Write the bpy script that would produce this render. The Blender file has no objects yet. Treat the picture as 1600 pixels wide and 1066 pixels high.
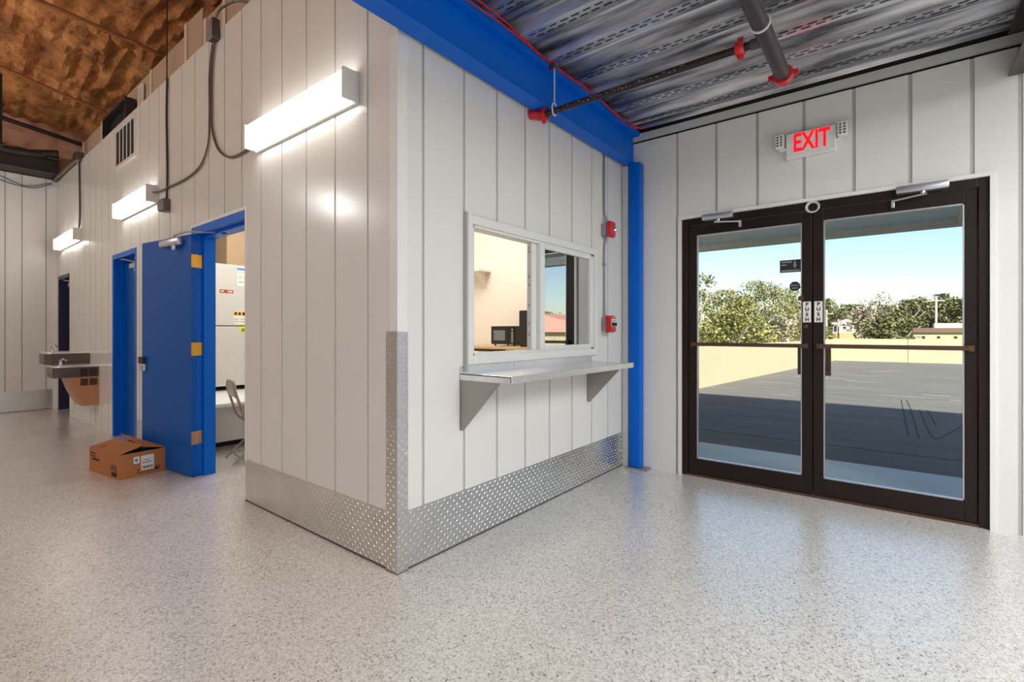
import bpy, bmesh, math, random
from mathutils import Vector, Matrix, noise
rnd = random.Random(7)
S = bpy.context.scene
COL = S.collection
PI = math.pi

# ------------------------------------------------------------------ helpers
class MB:
    """collects shapes for ONE mesh object"""
    def __init__(self, xf=None):
        self.v = []; self.f = []; self.m = []; self.xf = xf or Matrix.Identity(4)
    def add(self, vs, fs, m=0):
        o = len(self.v)
        for p in vs: self.v.append(tuple(self.xf @ Vector(p)))
        for f in fs: self.f.append(tuple(i + o for i in f)); self.m.append(m)
        return self
    def box(self, x0, x1, y0, y1, z0, z1, m=0, b=0.0):
        x0, x1 = sorted((x0, x1)); y0, y1 = sorted((y0, y1)); z0, z1 = sorted((z0, z1))
        b = min(b, .45 * min(x1 - x0, y1 - y0, z1 - z0))
        if b <= 0:
            vs = [(x, y, z) for z in (z0, z1) for y in (y0, y1) for x in (x0, x1)]
            return self.add(vs, [(0, 2, 3, 1), (4, 5, 7, 6), (0, 1, 5, 4), (2, 6, 7, 3), (0, 4, 6, 2), (1, 3, 7, 5)], m)
        bm = bmesh.new(); bmesh.ops.create_cube(bm, size=1)
        for v in bm.verts:
            v.co = Vector((x0 + (v.co.x + .5) * (x1 - x0), y0 + (v.co.y + .5) * (y1 - y0), z0 + (v.co.z + .5) * (z1 - z0)))
        bmesh.ops.bevel(bm, geom=list(bm.edges), offset=b, segments=2, profile=.5, affect='EDGES')
        return self.bm(bm, m)
    def bm(self, bm, m=0):
        bm.verts.index_update()
        self.add([v.co[:] for v in bm.verts], [[v.index for v in f.verts] for f in bm.faces], m); bm.free(); return self
    def quad(self, a, b, c, d, m=0): return self.add([a, b, c, d], [(0, 1, 2, 3)], m)
    def prism(self, poly, vec, m=0):
        n = len(poly); vec = Vector(vec)
        vs = [tuple(p) for p in poly] + [tuple(Vector(p) + vec) for p in poly]
        fs = [tuple(range(n - 1, -1, -1)), tuple(range(n, 2 * n))] + [(i, (i + 1) % n, n + (i + 1) % n, n + i) for i in range(n)]
        return self.add(vs, fs, m)
    def tube(self, pts, r, n=8, m=0, closed=False):
        pts = [Vector(p) for p in pts]; k = len(pts); vs = []; fs = []
        up = None
        for i, p in enumerate(pts):
            if closed: t = pts[(i + 1) % k] - pts[i - 1]
            else: t = pts[min(i + 1, k - 1)] - pts[max(i - 1, 0)]
            t.normalize()
            if up is None:
                up = Vector((0, 0, 1)) if abs(t.z) < .9 else Vector((1, 0, 0))
            a = t.cross(up).normalized(); up = a.cross(t).normalized()
            rr = r[i] if isinstance(r, (list, tuple)) else r
            for j in range(n):
                w = 2 * PI * j / n; vs.append(tuple(p + a * math.cos(w) * rr + up * math.sin(w) * rr))
        for i in range(k if closed else k - 1):
            for j in range(n):
                a0 = i * n + j; a1 = i * n + (j + 1) % n; b0 = ((i + 1) % k) * n + j; b1 = ((i + 1) % k) * n + (j + 1) % n
                fs.append((a0, b0, b1, a1))
        if not closed: fs += [tuple(range(n)), tuple(range((k - 1) * n + n - 1, (k - 1) * n - 1, -1))]
        return self.add(vs, fs, m)
    def lathe(self, prof, c, axis='z', n=20, m=0):
        vs = []; fs = []; c = Vector(c)
        for r, h in prof:
            for j in range(n):
                w = 2 * PI * j / n; a, b = r * math.cos(w), r * math.sin(w)
                vs.append(tuple(c + Vector({'z': (a, b, h), 'x': (h, a, b), 'y': (b, h, a)}[axis])))
        for i in range(len(prof) - 1):
            for j in range(n):
                fs.append((i * n + j, i * n + (j + 1) % n, (i + 1) * n + (j + 1) % n, (i + 1) * n + j))
        fs += [tuple(range(n - 1, -1, -1)), tuple(range((len(prof) - 1) * n, len(prof) * n))]
        return self.add(vs, fs, m)
    def build(self, name, mats, parent=None, smooth=False):
        me = bpy.data.meshes.new(name); me.from_pydata(self.v, [], self.f)
        if not isinstance(mats, (list, tuple)): mats = [mats]
        for q in mats: me.materials.append(q)
        me.polygons.foreach_set('material_index', self.m)
        bm = bmesh.new(); bm.from_mesh(me); bmesh.ops.recalc_face_normals(bm, faces=bm.faces); bm.to_mesh(me); bm.free()
        if smooth:
            me.polygons.foreach_set('use_smooth', [True] * len(me.polygons))
            try: me.set_sharp_from_angle(angle=math.radians(40))
            except Exception: pass
        o = bpy.data.objects.new(name, me); COL.objects.link(o)
        if parent is not None:
            o.parent = parent
            o.matrix_parent_inverse = Matrix.Translation(-parent.location)
        return o

def tag(o, label=None, cat=None, group=None, kind=None):
    if label: o['label'] = label
    if cat: o['category'] = cat
    if group: o['group'] = group
    if kind: o['kind'] = kind
    return o
def thing(name, label, cat, loc, group=None, kind=None):
    o = bpy.data.objects.new(name, None); o.empty_display_size = .1; COL.objects.link(o); o.location = loc
    return tag(o, label, cat, group, kind)
def struct(o, label=None): return tag(o, label, None, None, 'structure')

# ------------------------------------------------------------------ materials
def nt(name):
    m = bpy.data.materials.new(name); m.use_nodes = True
    t = m.node_tree; b = t.nodes['Principled BSDF']; return m, t, b
def lin(c): return tuple(((x / 255) / 12.92 if x / 255 <= .04045 else ((x / 255 + .055) / 1.055) ** 2.4) for x in c) + (1,)
def N(t, k, **kw):
    n = t.nodes.new(k)
    for a, v in kw.items(): setattr(n, a, v)
    return n
def mat(name, rgb, rough=.5, metal=0.0, bump=0, bscale=40, var=0, vscale=3, emit=0, spec=None, coat=0):
    m, t, b = nt(name); c = lin(rgb); L = t.links
    b.inputs['Base Color'].default_value = c; b.inputs['Roughness'].default_value = rough; b.inputs['Metallic'].default_value = metal
    if spec is not None: b.inputs['Specular IOR Level'].default_value = spec
    if coat: b.inputs['Coat Weight'].default_value = coat; b.inputs['Coat Roughness'].default_value = .1
    tc = N(t, 'ShaderNodeTexCoord')
    if var:
        n = N(t, 'ShaderNodeTexNoise'); n.inputs['Scale'].default_value = vscale; n.inputs['Detail'].default_value = 5
        L.new(tc.outputs['Object'], n.inputs['Vector'])
        mx = N(t, 'ShaderNodeMix', data_type='RGBA'); mx.inputs[6].default_value = tuple(x * (1 - var) for x in c[:3]) + (1,); mx.inputs[7].default_value = tuple(min(1, x * (1 + var)) for x in c[:3]) + (1,)
        L.new(n.outputs['Fac'], mx.inputs[0]); L.new(mx.outputs[2], b.inputs['Base Color'])
    if bump:
        n = N(t, 'ShaderNodeTexNoise'); n.inputs['Scale'].default_value = bscale; n.inputs['Detail'].default_value = 4
        L.new(tc.outputs['Object'], n.inputs['Vector'])
        bp = N(t, 'ShaderNodeBump'); bp.inputs['Strength'].default_value = bump; bp.inputs['Distance'].default_value = .01
        L.new(n.outputs['Fac'], bp.inputs['Height']); L.new(bp.outputs['Normal'], b.inputs['Normal'])
    if emit:
        b.inputs['Emission Color'].default_value = c; b.inputs['Emission Strength'].default_value = emit
    return m

M = {}
M['panel'] = mat('white_wall_panel', (220, 219, 215), .2, bump=.05, bscale=2.5, var=.025, vscale=1.2, spec=.3)
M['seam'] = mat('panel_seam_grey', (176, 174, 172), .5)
M['white'] = mat('white_paint', (226, 225, 222), .35)
M['cream'] = mat('cream_wall', (236, 228, 216), .75)
M['vinyl'] = mat('white_vinyl', (222, 223, 220), .3)
M['blue'] = mat('blue_paint', (0, 98, 204), .38, bump=.06, bscale=120, var=.06, vscale=6, spec=.2)
M['shadedblue'] = mat('shaded_blue_paint', (34, 34, 74), .4)  # blue door paint with the far doorway's shade put into the colour
M['bluedoor'] = mat('blue_door_paint', (0, 82, 168), .36, bump=.12, bscale=160, spec=.18)
M['bronze'] = mat('dark_bronze_frame', (30, 17, 15), .38, var=.15, vscale=8, spec=.3)
M['bronze_bar'] = mat('bronze_bar', (92, 66, 52), .35, metal=.5)
M['steel'] = mat('stainless_steel', (232, 232, 232), .26, metal=.75, bump=.02, bscale=60)
M['shadedsteel'] = mat('shaded_bracket_steel', (164, 158, 154), .34, metal=.9)  # shelf steel, darkened in colour for the brackets' side turned from the light
M['chrome'] = mat('chrome', (225, 225, 225), .08, metal=1.0)
M['alu'] = mat('satin_aluminium', (196, 198, 206), .32, metal=.85)
M['plate'] = mat('diamond_plate', (206, 204, 200), .3, metal=.9, bump=.08, bscale=90, var=.12, vscale=5)
M['grime'] = mat('dark_caulk', (84, 78, 72), .9)
M['brass'] = mat('brass_hinge', (214, 160, 62), .3, metal=.8)
M['steelhinge'] = mat('worn_hinge', (176, 140, 118), .35, metal=.8)
M['galv'] = mat('galvanised_grey', (152, 156, 160), .42, metal=.6)
M['red'] = mat('red_paint', (196, 18, 32), .3, coat=.4)
M['redwire'] = mat('red_wire', (196, 20, 46), .4)
M['blackpipe'] = mat('black_iron_pipe', (46, 34, 34), .3, metal=.3, var=.25, vscale=10)
M['mainpipe'] = mat('grey_iron_pipe', (74, 66, 68), .38, metal=.3, var=.2, vscale=9)
M['black'] = mat('black_plastic', (22, 19, 20), .4)
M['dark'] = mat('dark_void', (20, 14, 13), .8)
M['cable'] = mat('armoured_cable', (112, 102, 96), .4, metal=.6)
M['darkcable'] = mat('dark_cable', (58, 46, 42), .5)
M['bluewire'] = mat('blue_grey_wire', (70, 70, 104), .5)
M['ibox'] = mat('steel_box', (112, 104, 100), .4, metal=.8)
M['card'] = mat('cardboard', (172, 112, 66), .85, var=.08, vscale=6)
M['cardin'] = mat('cardboard_inside', (128, 84, 52), .9)
M['paper'] = mat('paper_label', (226, 224, 218), .7)
M['ink'] = mat('dark_ink', (38, 24, 20), .8)
M['greyink'] = mat('grey_ink', (92, 92, 92), .8)
M['tan'] = mat('tan_board', (178, 152, 132), .8, var=.06, vscale=2)
M['batten'] = mat('pale_batten', (206, 190, 172), .75)
M['fountaingrey'] = mat('fountain_grey_vinyl', (92, 82, 74), .35, metal=.3)
M['fountaintan'] = mat('fountain_tan_steel', (188, 134, 92), .4, var=.05)
M['duct'] = mat('dark_duct', (46, 40, 38), .5, var=.25, vscale=4)
M['hvac'] = mat('equipment_grey', (198, 196, 190), .4)
M['maroon'] = mat('maroon_cushion', (110, 36, 34), .6)
M['chair'] = mat('beige_chair_steel', (150, 134, 120), .4, metal=.3)
M['orange'] = mat('orange_label', (170, 60, 34), .5)
M['yellow'] = mat('yellow_sticker', (212, 224, 30), .5)
M['amber'] = mat('amber_sticker', (230, 176, 80), .5)
M['bluelabel'] = mat('blue_label', (70, 140, 205), .5)
M['screen'] = mat('grey_screen', (112, 118, 122), .25)
M['wood'] = mat('wood_counter', (202, 172, 128), .5)
M['decal'] = mat('dark_decal', (32, 34, 38), .4)
M['decalgrey'] = mat('pale_print', (150, 152, 156), .5)
M['stucco'] = mat('canopy_stucco', (244, 228, 204), .8, bump=.6, bscale=70, var=.2, vscale=30)
M['soffit'] = mat('canopy_soffit', (240, 246, 243), .8, var=.04)
M['yellowwall'] = mat('pale_yellow_wall', (166, 158, 130), .9, var=.05, vscale=.6)
M['concrete'] = mat('concrete_walk', (206, 212, 214), .85, var=.12, vscale=3, bump=.2, bscale=60)
M['brownfascia'] = mat('brown_fascia', (104, 80, 72), .8)
M['pinkroof'] = mat('pink_roof', (190, 130, 112), .8, var=.06, vscale=1)
M['ochre'] = mat('ochre_soil', (196, 140, 92), .95, var=.2, vscale=.2)
M['field'] = mat('dry_grass', (132, 130, 84), .95, var=.2, vscale=.1)
M['bark'] = mat('pale_bark', (176, 162, 148), .9)
M['hangerwhite'] = mat('pale_hanger', (206, 208, 212), .4)
M['roofing'] = mat('roofing', (120, 118, 114), .9)
M['lens'] = mat('lamp_lens', (255, 252, 244), .4, emit=7.0)
M['exitred'] = mat('exit_red', (255, 8, 26), .4, emit=1.3)

def leaf_mat(name, a, b):
    m, t, bs = nt(name); L = t.links
    oi = N(t, 'ShaderNodeNewGeometry'); r = N(t, 'ShaderNodeMix', data_type='RGBA')
    r.inputs[6].default_value = lin(a); r.inputs[7].default_value = lin(b)
    L.new(oi.outputs['Random Per Island'], r.inputs[0]); L.new(r.outputs[2], bs.inputs['Base Color'])
    bs.inputs['Roughness'].default_value = .7; bs.inputs['Specular IOR Level'].default_value = .2
    return m
M['leafA'] = leaf_mat('oak_leaves', (58, 62, 28), (144, 140, 84))
M['leafB'] = leaf_mat('dark_oak_leaves', (50, 56, 32), (118, 116, 76))
M['leafC'] = leaf_mat('grey_moss_leaves', (92, 88, 72), (176, 166, 144))

def glass(name, refl, tint):
    m, t, b = nt(name); L = t.links; t.nodes.remove(b); out = t.nodes['Material Output']
    tr = N(t, 'ShaderNodeBsdfTransparent'); tr.inputs['Color'].default_value = tint
    gl = N(t, 'ShaderNodeBsdfGlossy'); gl.inputs['Roughness'].default_value = 0.0; gl.inputs['Color'].default_value = (1, 1, 1, 1)
    fr = N(t, 'ShaderNodeFresnel'); fr.inputs['IOR'].default_value = refl
    mx = N(t, 'ShaderNodeMixShader'); L.new(fr.outputs[0], mx.inputs[0]); L.new(tr.outputs[0], mx.inputs[1]); L.new(gl.outputs[0], mx.inputs[2])
    L.new(mx.outputs[0], out.inputs['Surface']); return m
M['glass'] = glass('door_glass', 1.22, (.95, .97, .96, 1))
M['filmglass'] = glass('reflective_film_glass', 12.0, (.36, .36, .33, 1))

def floor_mat():
    m, t, b = nt('white_flake_epoxy_floor'); L = t.links; tc = N(t, 'ShaderNodeTexCoord')
    big = N(t, 'ShaderNodeTexNoise'); big.inputs['Scale'].default_value = .9; big.inputs['Detail'].default_value = 6
    L.new(tc.outputs['Object'], big.inputs['Vector'])
    base = N(t, 'ShaderNodeMix', data_type='RGBA'); base.inputs[6].default_value = lin((224, 219, 210)); base.inputs[7].default_value = lin((240, 238, 233))
    L.new(big.outputs['Fac'], base.inputs[0]); col = base.outputs[2]
    for sc, thr, c in ((300, .865, (132, 124, 116)), (215, .925, (52, 47, 46)), (250, .88, (172, 164, 154)), (150, .972, (84, 76, 72))):
        w = N(t, 'ShaderNodeTexNoise'); w.inputs['Scale'].default_value = sc * 1.3; w.inputs['Detail'].default_value = 1
        L.new(tc.outputs['Object'], w.inputs['Vector'])
        mv = N(t, 'ShaderNodeMix', data_type='RGBA', blend_type='LINEAR_LIGHT'); mv.inputs[0].default_value = .012
        L.new(tc.outputs['Object'], mv.inputs[6]); L.new(w.outputs['Color'], mv.inputs[7])
        v = N(t, 'ShaderNodeTexVoronoi'); v.inputs['Scale'].default_value = sc; L.new(mv.outputs[2], v.inputs['Vector'])
        sp = N(t, 'ShaderNodeSeparateColor'); L.new(v.outputs['Color'], sp.inputs[0])
        g = N(t, 'ShaderNodeMath', operation='GREATER_THAN'); g.inputs[1].default_value = thr; L.new(sp.outputs[0], g.inputs[0])
        mx = N(t, 'ShaderNodeMix', data_type='RGBA'); mx.inputs[7].default_value = lin(c)
        L.new(g.outputs[0], mx.inputs[0]); L.new(col, mx.inputs[6]); col = mx.outputs[2]
    L.new(col, b.inputs['Base Color'])
    n = N(t, 'ShaderNodeTexNoise'); n.inputs['Scale'].default_value = 70; n.inputs['Detail'].default_value = 3; L.new(tc.outputs['Object'], n.inputs['Vector'])
    bp = N(t, 'ShaderNodeBump'); bp.inputs['Strength'].default_value = .35; bp.inputs['Distance'].default_value = .004
    L.new(n.outputs['Fac'], bp.inputs['Height']); L.new(bp.outputs['Normal'], b.inputs['Normal'])
    rr = N(t, 'ShaderNodeMapRange'); rr.inputs[1].default_value = .3; rr.inputs[2].default_value = .7; rr.inputs[3].default_value = .2; rr.inputs[4].default_value = .4; b.inputs['Specular IOR Level'].default_value = .6; b.inputs['Coat Weight'].default_value = 1.0; b.inputs['Coat IOR'].default_value = 1.8; b.inputs['Coat Roughness'].default_value = .24; L.new(bp.outputs['Normal'], b.inputs['Coat Normal'])
    L.new(big.outputs['Fac'], rr.inputs[0]); L.new(rr.outputs[0], b.inputs['Roughness'])
    return m
M['floor'] = floor_mat()

def asphalt_mat():
    m, t, b = nt('asphalt'); L = t.links; tc = N(t, 'ShaderNodeTexCoord')
    mp = N(t, 'ShaderNodeMapping'); mp.inputs['Scale'].default_value = (1.2, .22, 1); L.new(tc.outputs['Object'], mp.inputs['Vector'])
    n = N(t, 'ShaderNodeTexNoise'); n.inputs['Scale'].default_value = 2.2; n.inputs['Detail'].default_value = 8; n.inputs['Roughness'].default_value = .65
    L.new(mp.outputs[0], n.inputs['Vector'])
    r = N(t, 'ShaderNodeValToRGB'); L.new(n.outputs['Fac'], r.inputs[0])
    r.color_ramp.elements[0].position = .3; r.color_ramp.elements[0].color = lin((82, 80, 78))
    r.color_ramp.elements[1].position = .68; r.color_ramp.elements[1].color = lin((104, 100, 96))
    e = r.color_ramp.elements.new(.8); e.color = lin((140, 136, 130))
    f = N(t, 'ShaderNodeTexNoise'); f.inputs['Scale'].default_value = 60; L.new(tc.outputs['Object'], f.inputs['Vector'])
    mx = N(t, 'ShaderNodeMix', data_type='RGBA', blend_type='MULTIPLY'); mx.inputs[0].default_value = .5
    L.new(r.outputs[0], mx.inputs[6]); L.new(f.outputs['Color'], mx.inputs[7])
    mx2 = N(t, 'ShaderNodeMix', data_type='RGBA', blend_type='MULTIPLY'); mx2.inputs[0].default_value = 0
    L.new(r.outputs[0], b.inputs['Base Color']); b.inputs['Roughness'].default_value = .9
    bp = N(t, 'ShaderNodeBump'); bp.inputs['Strength'].default_value = .4; bp.inputs['Distance'].default_value = .01
    L.new(f.outputs['Fac'], bp.inputs['Height']); L.new(bp.outputs['Normal'], b.inputs['Normal'])
    return m
M['asphalt'] = asphalt_mat()
M['tyre'] = mat('tyre_mark', (44, 44, 46), .9)
M['sand'] = mat('sand_streak', (160, 154, 146), .9)

def foam_mat():
    m, t, b = nt('spray_foam'); L = t.links; tc = N(t, 'ShaderNodeTexCoord')
    n = N(t, 'ShaderNodeTexNoise'); n.inputs['Scale'].default_value = 2.4; n.inputs['Detail'].default_value = 10; n.inputs['Roughness'].default_value = .68
    L.new(tc.outputs['Object'], n.inputs['Vector'])
    r = N(t, 'ShaderNodeValToRGB'); L.new(n.outputs['Fac'], r.inputs[0])
    r.color_ramp.elements[0].position = .3; r.color_ramp.elements[0].color = lin((112, 62, 34))
    r.color_ramp.elements[1].position = .72; r.color_ramp.elements[1].color = lin((234, 166, 100))
    e = r.color_ramp.elements.new(.5); e.color = lin((182, 116, 64))
    L.new(r.outputs[0], b.inputs['Base Color']); b.inputs['Roughness'].default_value = .8
    f = N(t, 'ShaderNodeTexNoise'); f.inputs['Scale'].default_value = 26; f.inputs['Detail'].default_value = 6; L.new(tc.outputs['Object'], f.inputs['Vector'])
    bp = N(t, 'ShaderNodeBump'); bp.inputs['Strength'].default_value = .9; bp.inputs['Distance'].default_value = .03
    L.new(f.outputs['Fac'], bp.inputs['Height']); L.new(bp.outputs['Normal'], b.inputs['Normal'])
    return m
M['foam'] = foam_mat()
M['purlin'] = mat('foam_dusted_steel', (150, 96, 58), .8, var=.3, vscale=12)

def deck_mat():
    m, t, b = nt('galvanised_deck'); L = t.links; tc = N(t, 'ShaderNodeTexCoord')
    mp = N(t, 'ShaderNodeMapping'); mp.inputs['Scale'].default_value = (5, .5, 5); L.new(tc.outputs['Object'], mp.inputs['Vector'])
    n = N(t, 'ShaderNodeTexNoise'); n.inputs['Scale'].default_value = 3; n.inputs['Detail'].default_value = 6; L.new(mp.outputs[0], n.inputs['Vector'])
    r = N(t, 'ShaderNodeValToRGB'); L.new(n.outputs['Fac'], r.inputs[0])
    r.color_ramp.elements[0].position = .35; r.color_ramp.elements[0].color = lin((104, 106, 116))
    r.color_ramp.elements[1].position = .65; r.color_ramp.elements[1].color = lin((226, 228, 234))
    L.new(r.outputs[0], b.inputs['Base Color']); b.inputs['Metallic'].default_value = .78
    rr = N(t, 'ShaderNodeMapRange'); rr.inputs[3].default_value = .2; rr.inputs[4].default_value = .4; L.new(n.outputs['Fac'], rr.inputs[0]); L.new(rr.outputs[0], b.inputs['Roughness'])
    return m
M['deck'] = deck_mat()

# ------------------------------------------------------------------ panel walls with recessed seams and openings
def panel_wall(name, axis, plane, out, a0, a1, z0, z1, grooves, openings, gw, thick, gd=.006, mats=None, topwave=None):
    """axis 'y': wall in the plane y=plane running along x; axis 'x': plane x=plane running along y. out = sign of the visible side."""
    mb = MB()
    ga = [(g - gw / 2, g + gw / 2) for g in grooves if a0 < g < a1]
    br = {a0, a1}; zb = {z0, z1}
    for g in ga: br.update(g)
    for o in openings: br.update((o[0], o[1])); zb.update((o[2], o[3]))
    br = sorted(x for x in br if a0 <= x <= a1); zb = sorted(z for z in zb if z0 <= z <= z1)
    def P(a, d, z): return (a, plane + out * d, z) if axis == 'y' else (plane + out * d, a, z)
    def depth(i, j):
        if i < 0 or j < 0 or i >= len(br) - 1 or j >= len(zb) - 1: return -thick
        a = (br[i] + br[i + 1]) / 2; z = (zb[j] + zb[j + 1]) / 2
        for o in openings:
            if o[0] < a < o[1] and o[2] < z < o[3]: return -thick
        for g in ga:
            if g[0] < a < g[1]: return -gd
        return 0.0
    for i in range(len(br) - 1):
        for j in range(len(zb) - 1):
            d = depth(i, j)
            if d > -thick:
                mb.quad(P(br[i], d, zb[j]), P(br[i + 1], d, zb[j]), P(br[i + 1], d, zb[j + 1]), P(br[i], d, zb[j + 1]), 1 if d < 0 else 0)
                mb.quad(P(br[i], -thick, zb[j]), P(br[i], -thick, zb[j + 1]), P(br[i + 1], -thick, zb[j + 1]), P(br[i + 1], -thick, zb[j]), 0)
    for i in range(len(br)):
        for j in range(len(zb) - 1):
            l, r = depth(i - 1, j), depth(i, j)
            if l != r: mb.quad(P(br[i], l, zb[j]), P(br[i], r, zb[j]), P(br[i], r, zb[j + 1]), P(br[i], l, zb[j + 1]), 0)
    for j in range(len(zb)):
        for i in range(len(br) - 1):
            l, r = depth(i, j - 1), depth(i, j)
            if l != r: mb.quad(P(br[i], l, zb[j]), P(br[i + 1], l, zb[j]), P(br[i + 1], r, zb[j]), P(br[i], r, zb[j]), 0)
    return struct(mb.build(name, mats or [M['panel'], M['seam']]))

L = 2.706
pitch = .3095
gy_left = [.261, .587, .918, 1.237, 1.543, 1.77 + .09] + [1.86 + .315 * k for k in range(1, 24)]
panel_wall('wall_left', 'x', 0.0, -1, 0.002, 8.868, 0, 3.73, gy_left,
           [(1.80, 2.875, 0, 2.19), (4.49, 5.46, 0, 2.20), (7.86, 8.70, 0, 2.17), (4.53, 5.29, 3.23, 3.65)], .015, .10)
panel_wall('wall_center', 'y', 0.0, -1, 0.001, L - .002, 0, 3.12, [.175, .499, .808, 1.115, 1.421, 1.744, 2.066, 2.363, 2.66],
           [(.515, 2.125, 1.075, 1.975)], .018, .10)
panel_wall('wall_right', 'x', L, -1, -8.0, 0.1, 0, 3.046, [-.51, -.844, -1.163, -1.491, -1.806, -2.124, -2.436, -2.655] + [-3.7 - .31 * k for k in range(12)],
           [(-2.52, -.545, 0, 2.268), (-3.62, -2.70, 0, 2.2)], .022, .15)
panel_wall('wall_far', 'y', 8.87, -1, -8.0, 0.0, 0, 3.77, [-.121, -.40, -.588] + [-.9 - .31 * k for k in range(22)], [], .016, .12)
mb = MB(); mb.box(-8.1, -8, -8, 8.99, 0, 4.9); struct(mb.build('wall_back', M['white']))
mb = MB(); mb.box(-8, 2.86, -8.1, -8, 0, 4.9); struct(mb.build('wall_side', M['white']))
mb = MB(); mb.box(-8.1, 2.856, -8.1, 9, -.12, 0); mb.box(2.0, 4.4, .1, 5.0, -.11, -.001); struct(mb.build('floor', M['floor']))
# outer shell of the building (exterior facade, parapet and roof)
mb = MB(); mb.box(L + .15, L + .17, -14, .1, 2.30, 6.0); mb.box(L + .15, L + .17, -14, -3.66, 0, 2.3)
mb.box(L + .15, L + .17, -2.66, -2.56, 0, 2.3); mb.box(L + .15, L + .17, -.5, .1, 0, 2.3); mb.box(L + .15, L + .17, -3.66, -2.66, 2.2, 2.3)
struct(mb.build('wall_facade', M['yellowwall']))
mb = MB(); mb.box(-8.2, L + .17, -14, 14, 5.9, 6.0); struct(mb.build('roof', M['roofing']))
mb = MB(); mb.box(-8.2, -8.1, -14, 14, 4.8, 5.9); mb.box(-8.2, L + .17, -14.1, -14, 3, 5.9); mb.box(-8.2, L + .17, 14, 14.1, 0, 5.9); mb.box(L + .1, L + .17, .1, 14, 4.0, 5.9); struct(mb.build('wall_parapet', M['roofing']))

# panel capping trims -------------------------------------------------------
mb = MB(); mb.box(L - .008, L + .02, -8, .0, 3.068, 3.13); mb.box(L + .02, L + .12, -8, .1, 3.046, 3.25, 1)
struct(mb.build('trim_1', [mat('pale_galvanised', (196, 198, 196), .5, metal=.15, var=.06), M['dark']]), 'grey steel angle along the top of the entrance wall')
mb = MB(); mb.box(L - .012, L + .03, -.547, -.522, 0, 2.292); mb.box(L - .012, L + .03, -2.545, -2.518, 0, 2.292); mb.box(L - .012, L + .03, -2.518, -.547, 2.266, 2.292)
struct(mb.build('trim_2', M['white']), 'white channel trim around the glass entrance doors')
mb = MB(); mb.box(L - .05, L - .002, -.062, -.002, 0, 2.84); struct(mb.build('trim_3', M['white']), 'white end trim beside the blue column')
mb = MB(); mb.box(-.004, -.001, -.004, .06, .0, 2.83); mb.box(-.001, .062, -.004, -.001, .0, 2.83)
struct(mb.build('trim_4', M['white']), 'white corner angle where the two panel walls meet')
mb = MB(); mb.box(-.004, .0, 1.772, 1.80, .30, 2.215); mb.box(-.004, 0, 2.875, 2.9, 0, 2.215); mb.box(-.004, 0, 1.80, 2.875, 2.19, 2.215)
struct(mb.build('trim_5', M['white']), 'thin white trim around the open blue doorway')

# ------------------------------------------------------------------ diamond plate
def plate(mb, axis, plane, out, a0, a1, z0, z1, th=.003, step=.025):
    def P(a, d, z): return (a, plane + out * d, z) if axis == 'y' else (plane + out * d, a, z)
    p, q = P(a0, 0, z0), P(a1, th, z1); mb.box(p[0], q[0], p[1], q[1], p[2], q[2])
    if z0 < .01: p, q = P(a0, -.002, 0), P(a1, th + .002, z0 - .001); mb.box(p[0], q[0], p[1], q[1], p[2], q[2], 1)
    na = int((a1 - a0) / step); nz = int((z1 - z0) / step)
    oa = (a1 - a0 - na * step) / 2; oz = (z1 - z0 - nz * step) / 2
    for i in range(na):
        for j in range(nz):
            ca = a0 + oa + (i + .5) * step; cz = z0 + oz + (j + .5) * step
            s = 1 if (i + j) % 2 else -1; l, w, h = .011, .0029, .002
            dx, dz = .70711, .70711 * s
            pts = [(ca - dx * l, cz - dz * l), (ca + dz * w, cz - dx * w), (ca + dx * l, cz + dz * l), (ca - dz * w, cz + dx * w)]
            vs = [P(a, th, z) for a, z in pts] + [P(ca - dx * l * .5, th + h, cz - dz * l * .5), P(ca + dx * l * .5, th + h, cz + dz * l * .5)]
            mb.add(vs, [(0, 1, 4), (1, 2, 5, 4), (2, 3, 5), (3, 0, 4, 5)], 0)
mb = MB(); plate(mb, 'x', 0, -1, .09, 1.79, .009, .312); o = struct(mb.build('baseboard_left', [M['plate'], M['grime']]), 'diamond plate kick plate under the wall lights, left of the corner')
mb = MB(); plate(mb, 'y', 0, -1, .07, L - .055, .009, .314); struct(mb.build('baseboard_center', [M['plate'], M['grime']]), 'diamond plate kick plate under the service window')
mb = MB(); plate(mb, 'x', 0, -1, 2.95, 4.47, .009, .31); struct(mb.build('baseboard_left', [M['plate'], M['grime']]), 'diamond plate kick plate between the two blue doors')
mb = MB(); plate(mb, 'y', 8.87, -1, -6, -.045, .009, .325, step=.045); struct(mb.build('baseboard_far', [M['plate'], M['grime']]), 'diamond plate kick plate on the far wall')
mb = MB(); plate(mb, 'x', -.006, -1, -.012, .085, .004, 1.27, step=.024); plate(mb, 'y', -.006, -1, -.012, .062, .004, 1.268, step=.024)
struct(mb.build('trim_6', [M['plate'], M['grime']]), 'tall diamond plate corner guard on the outer wall corner')

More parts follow.
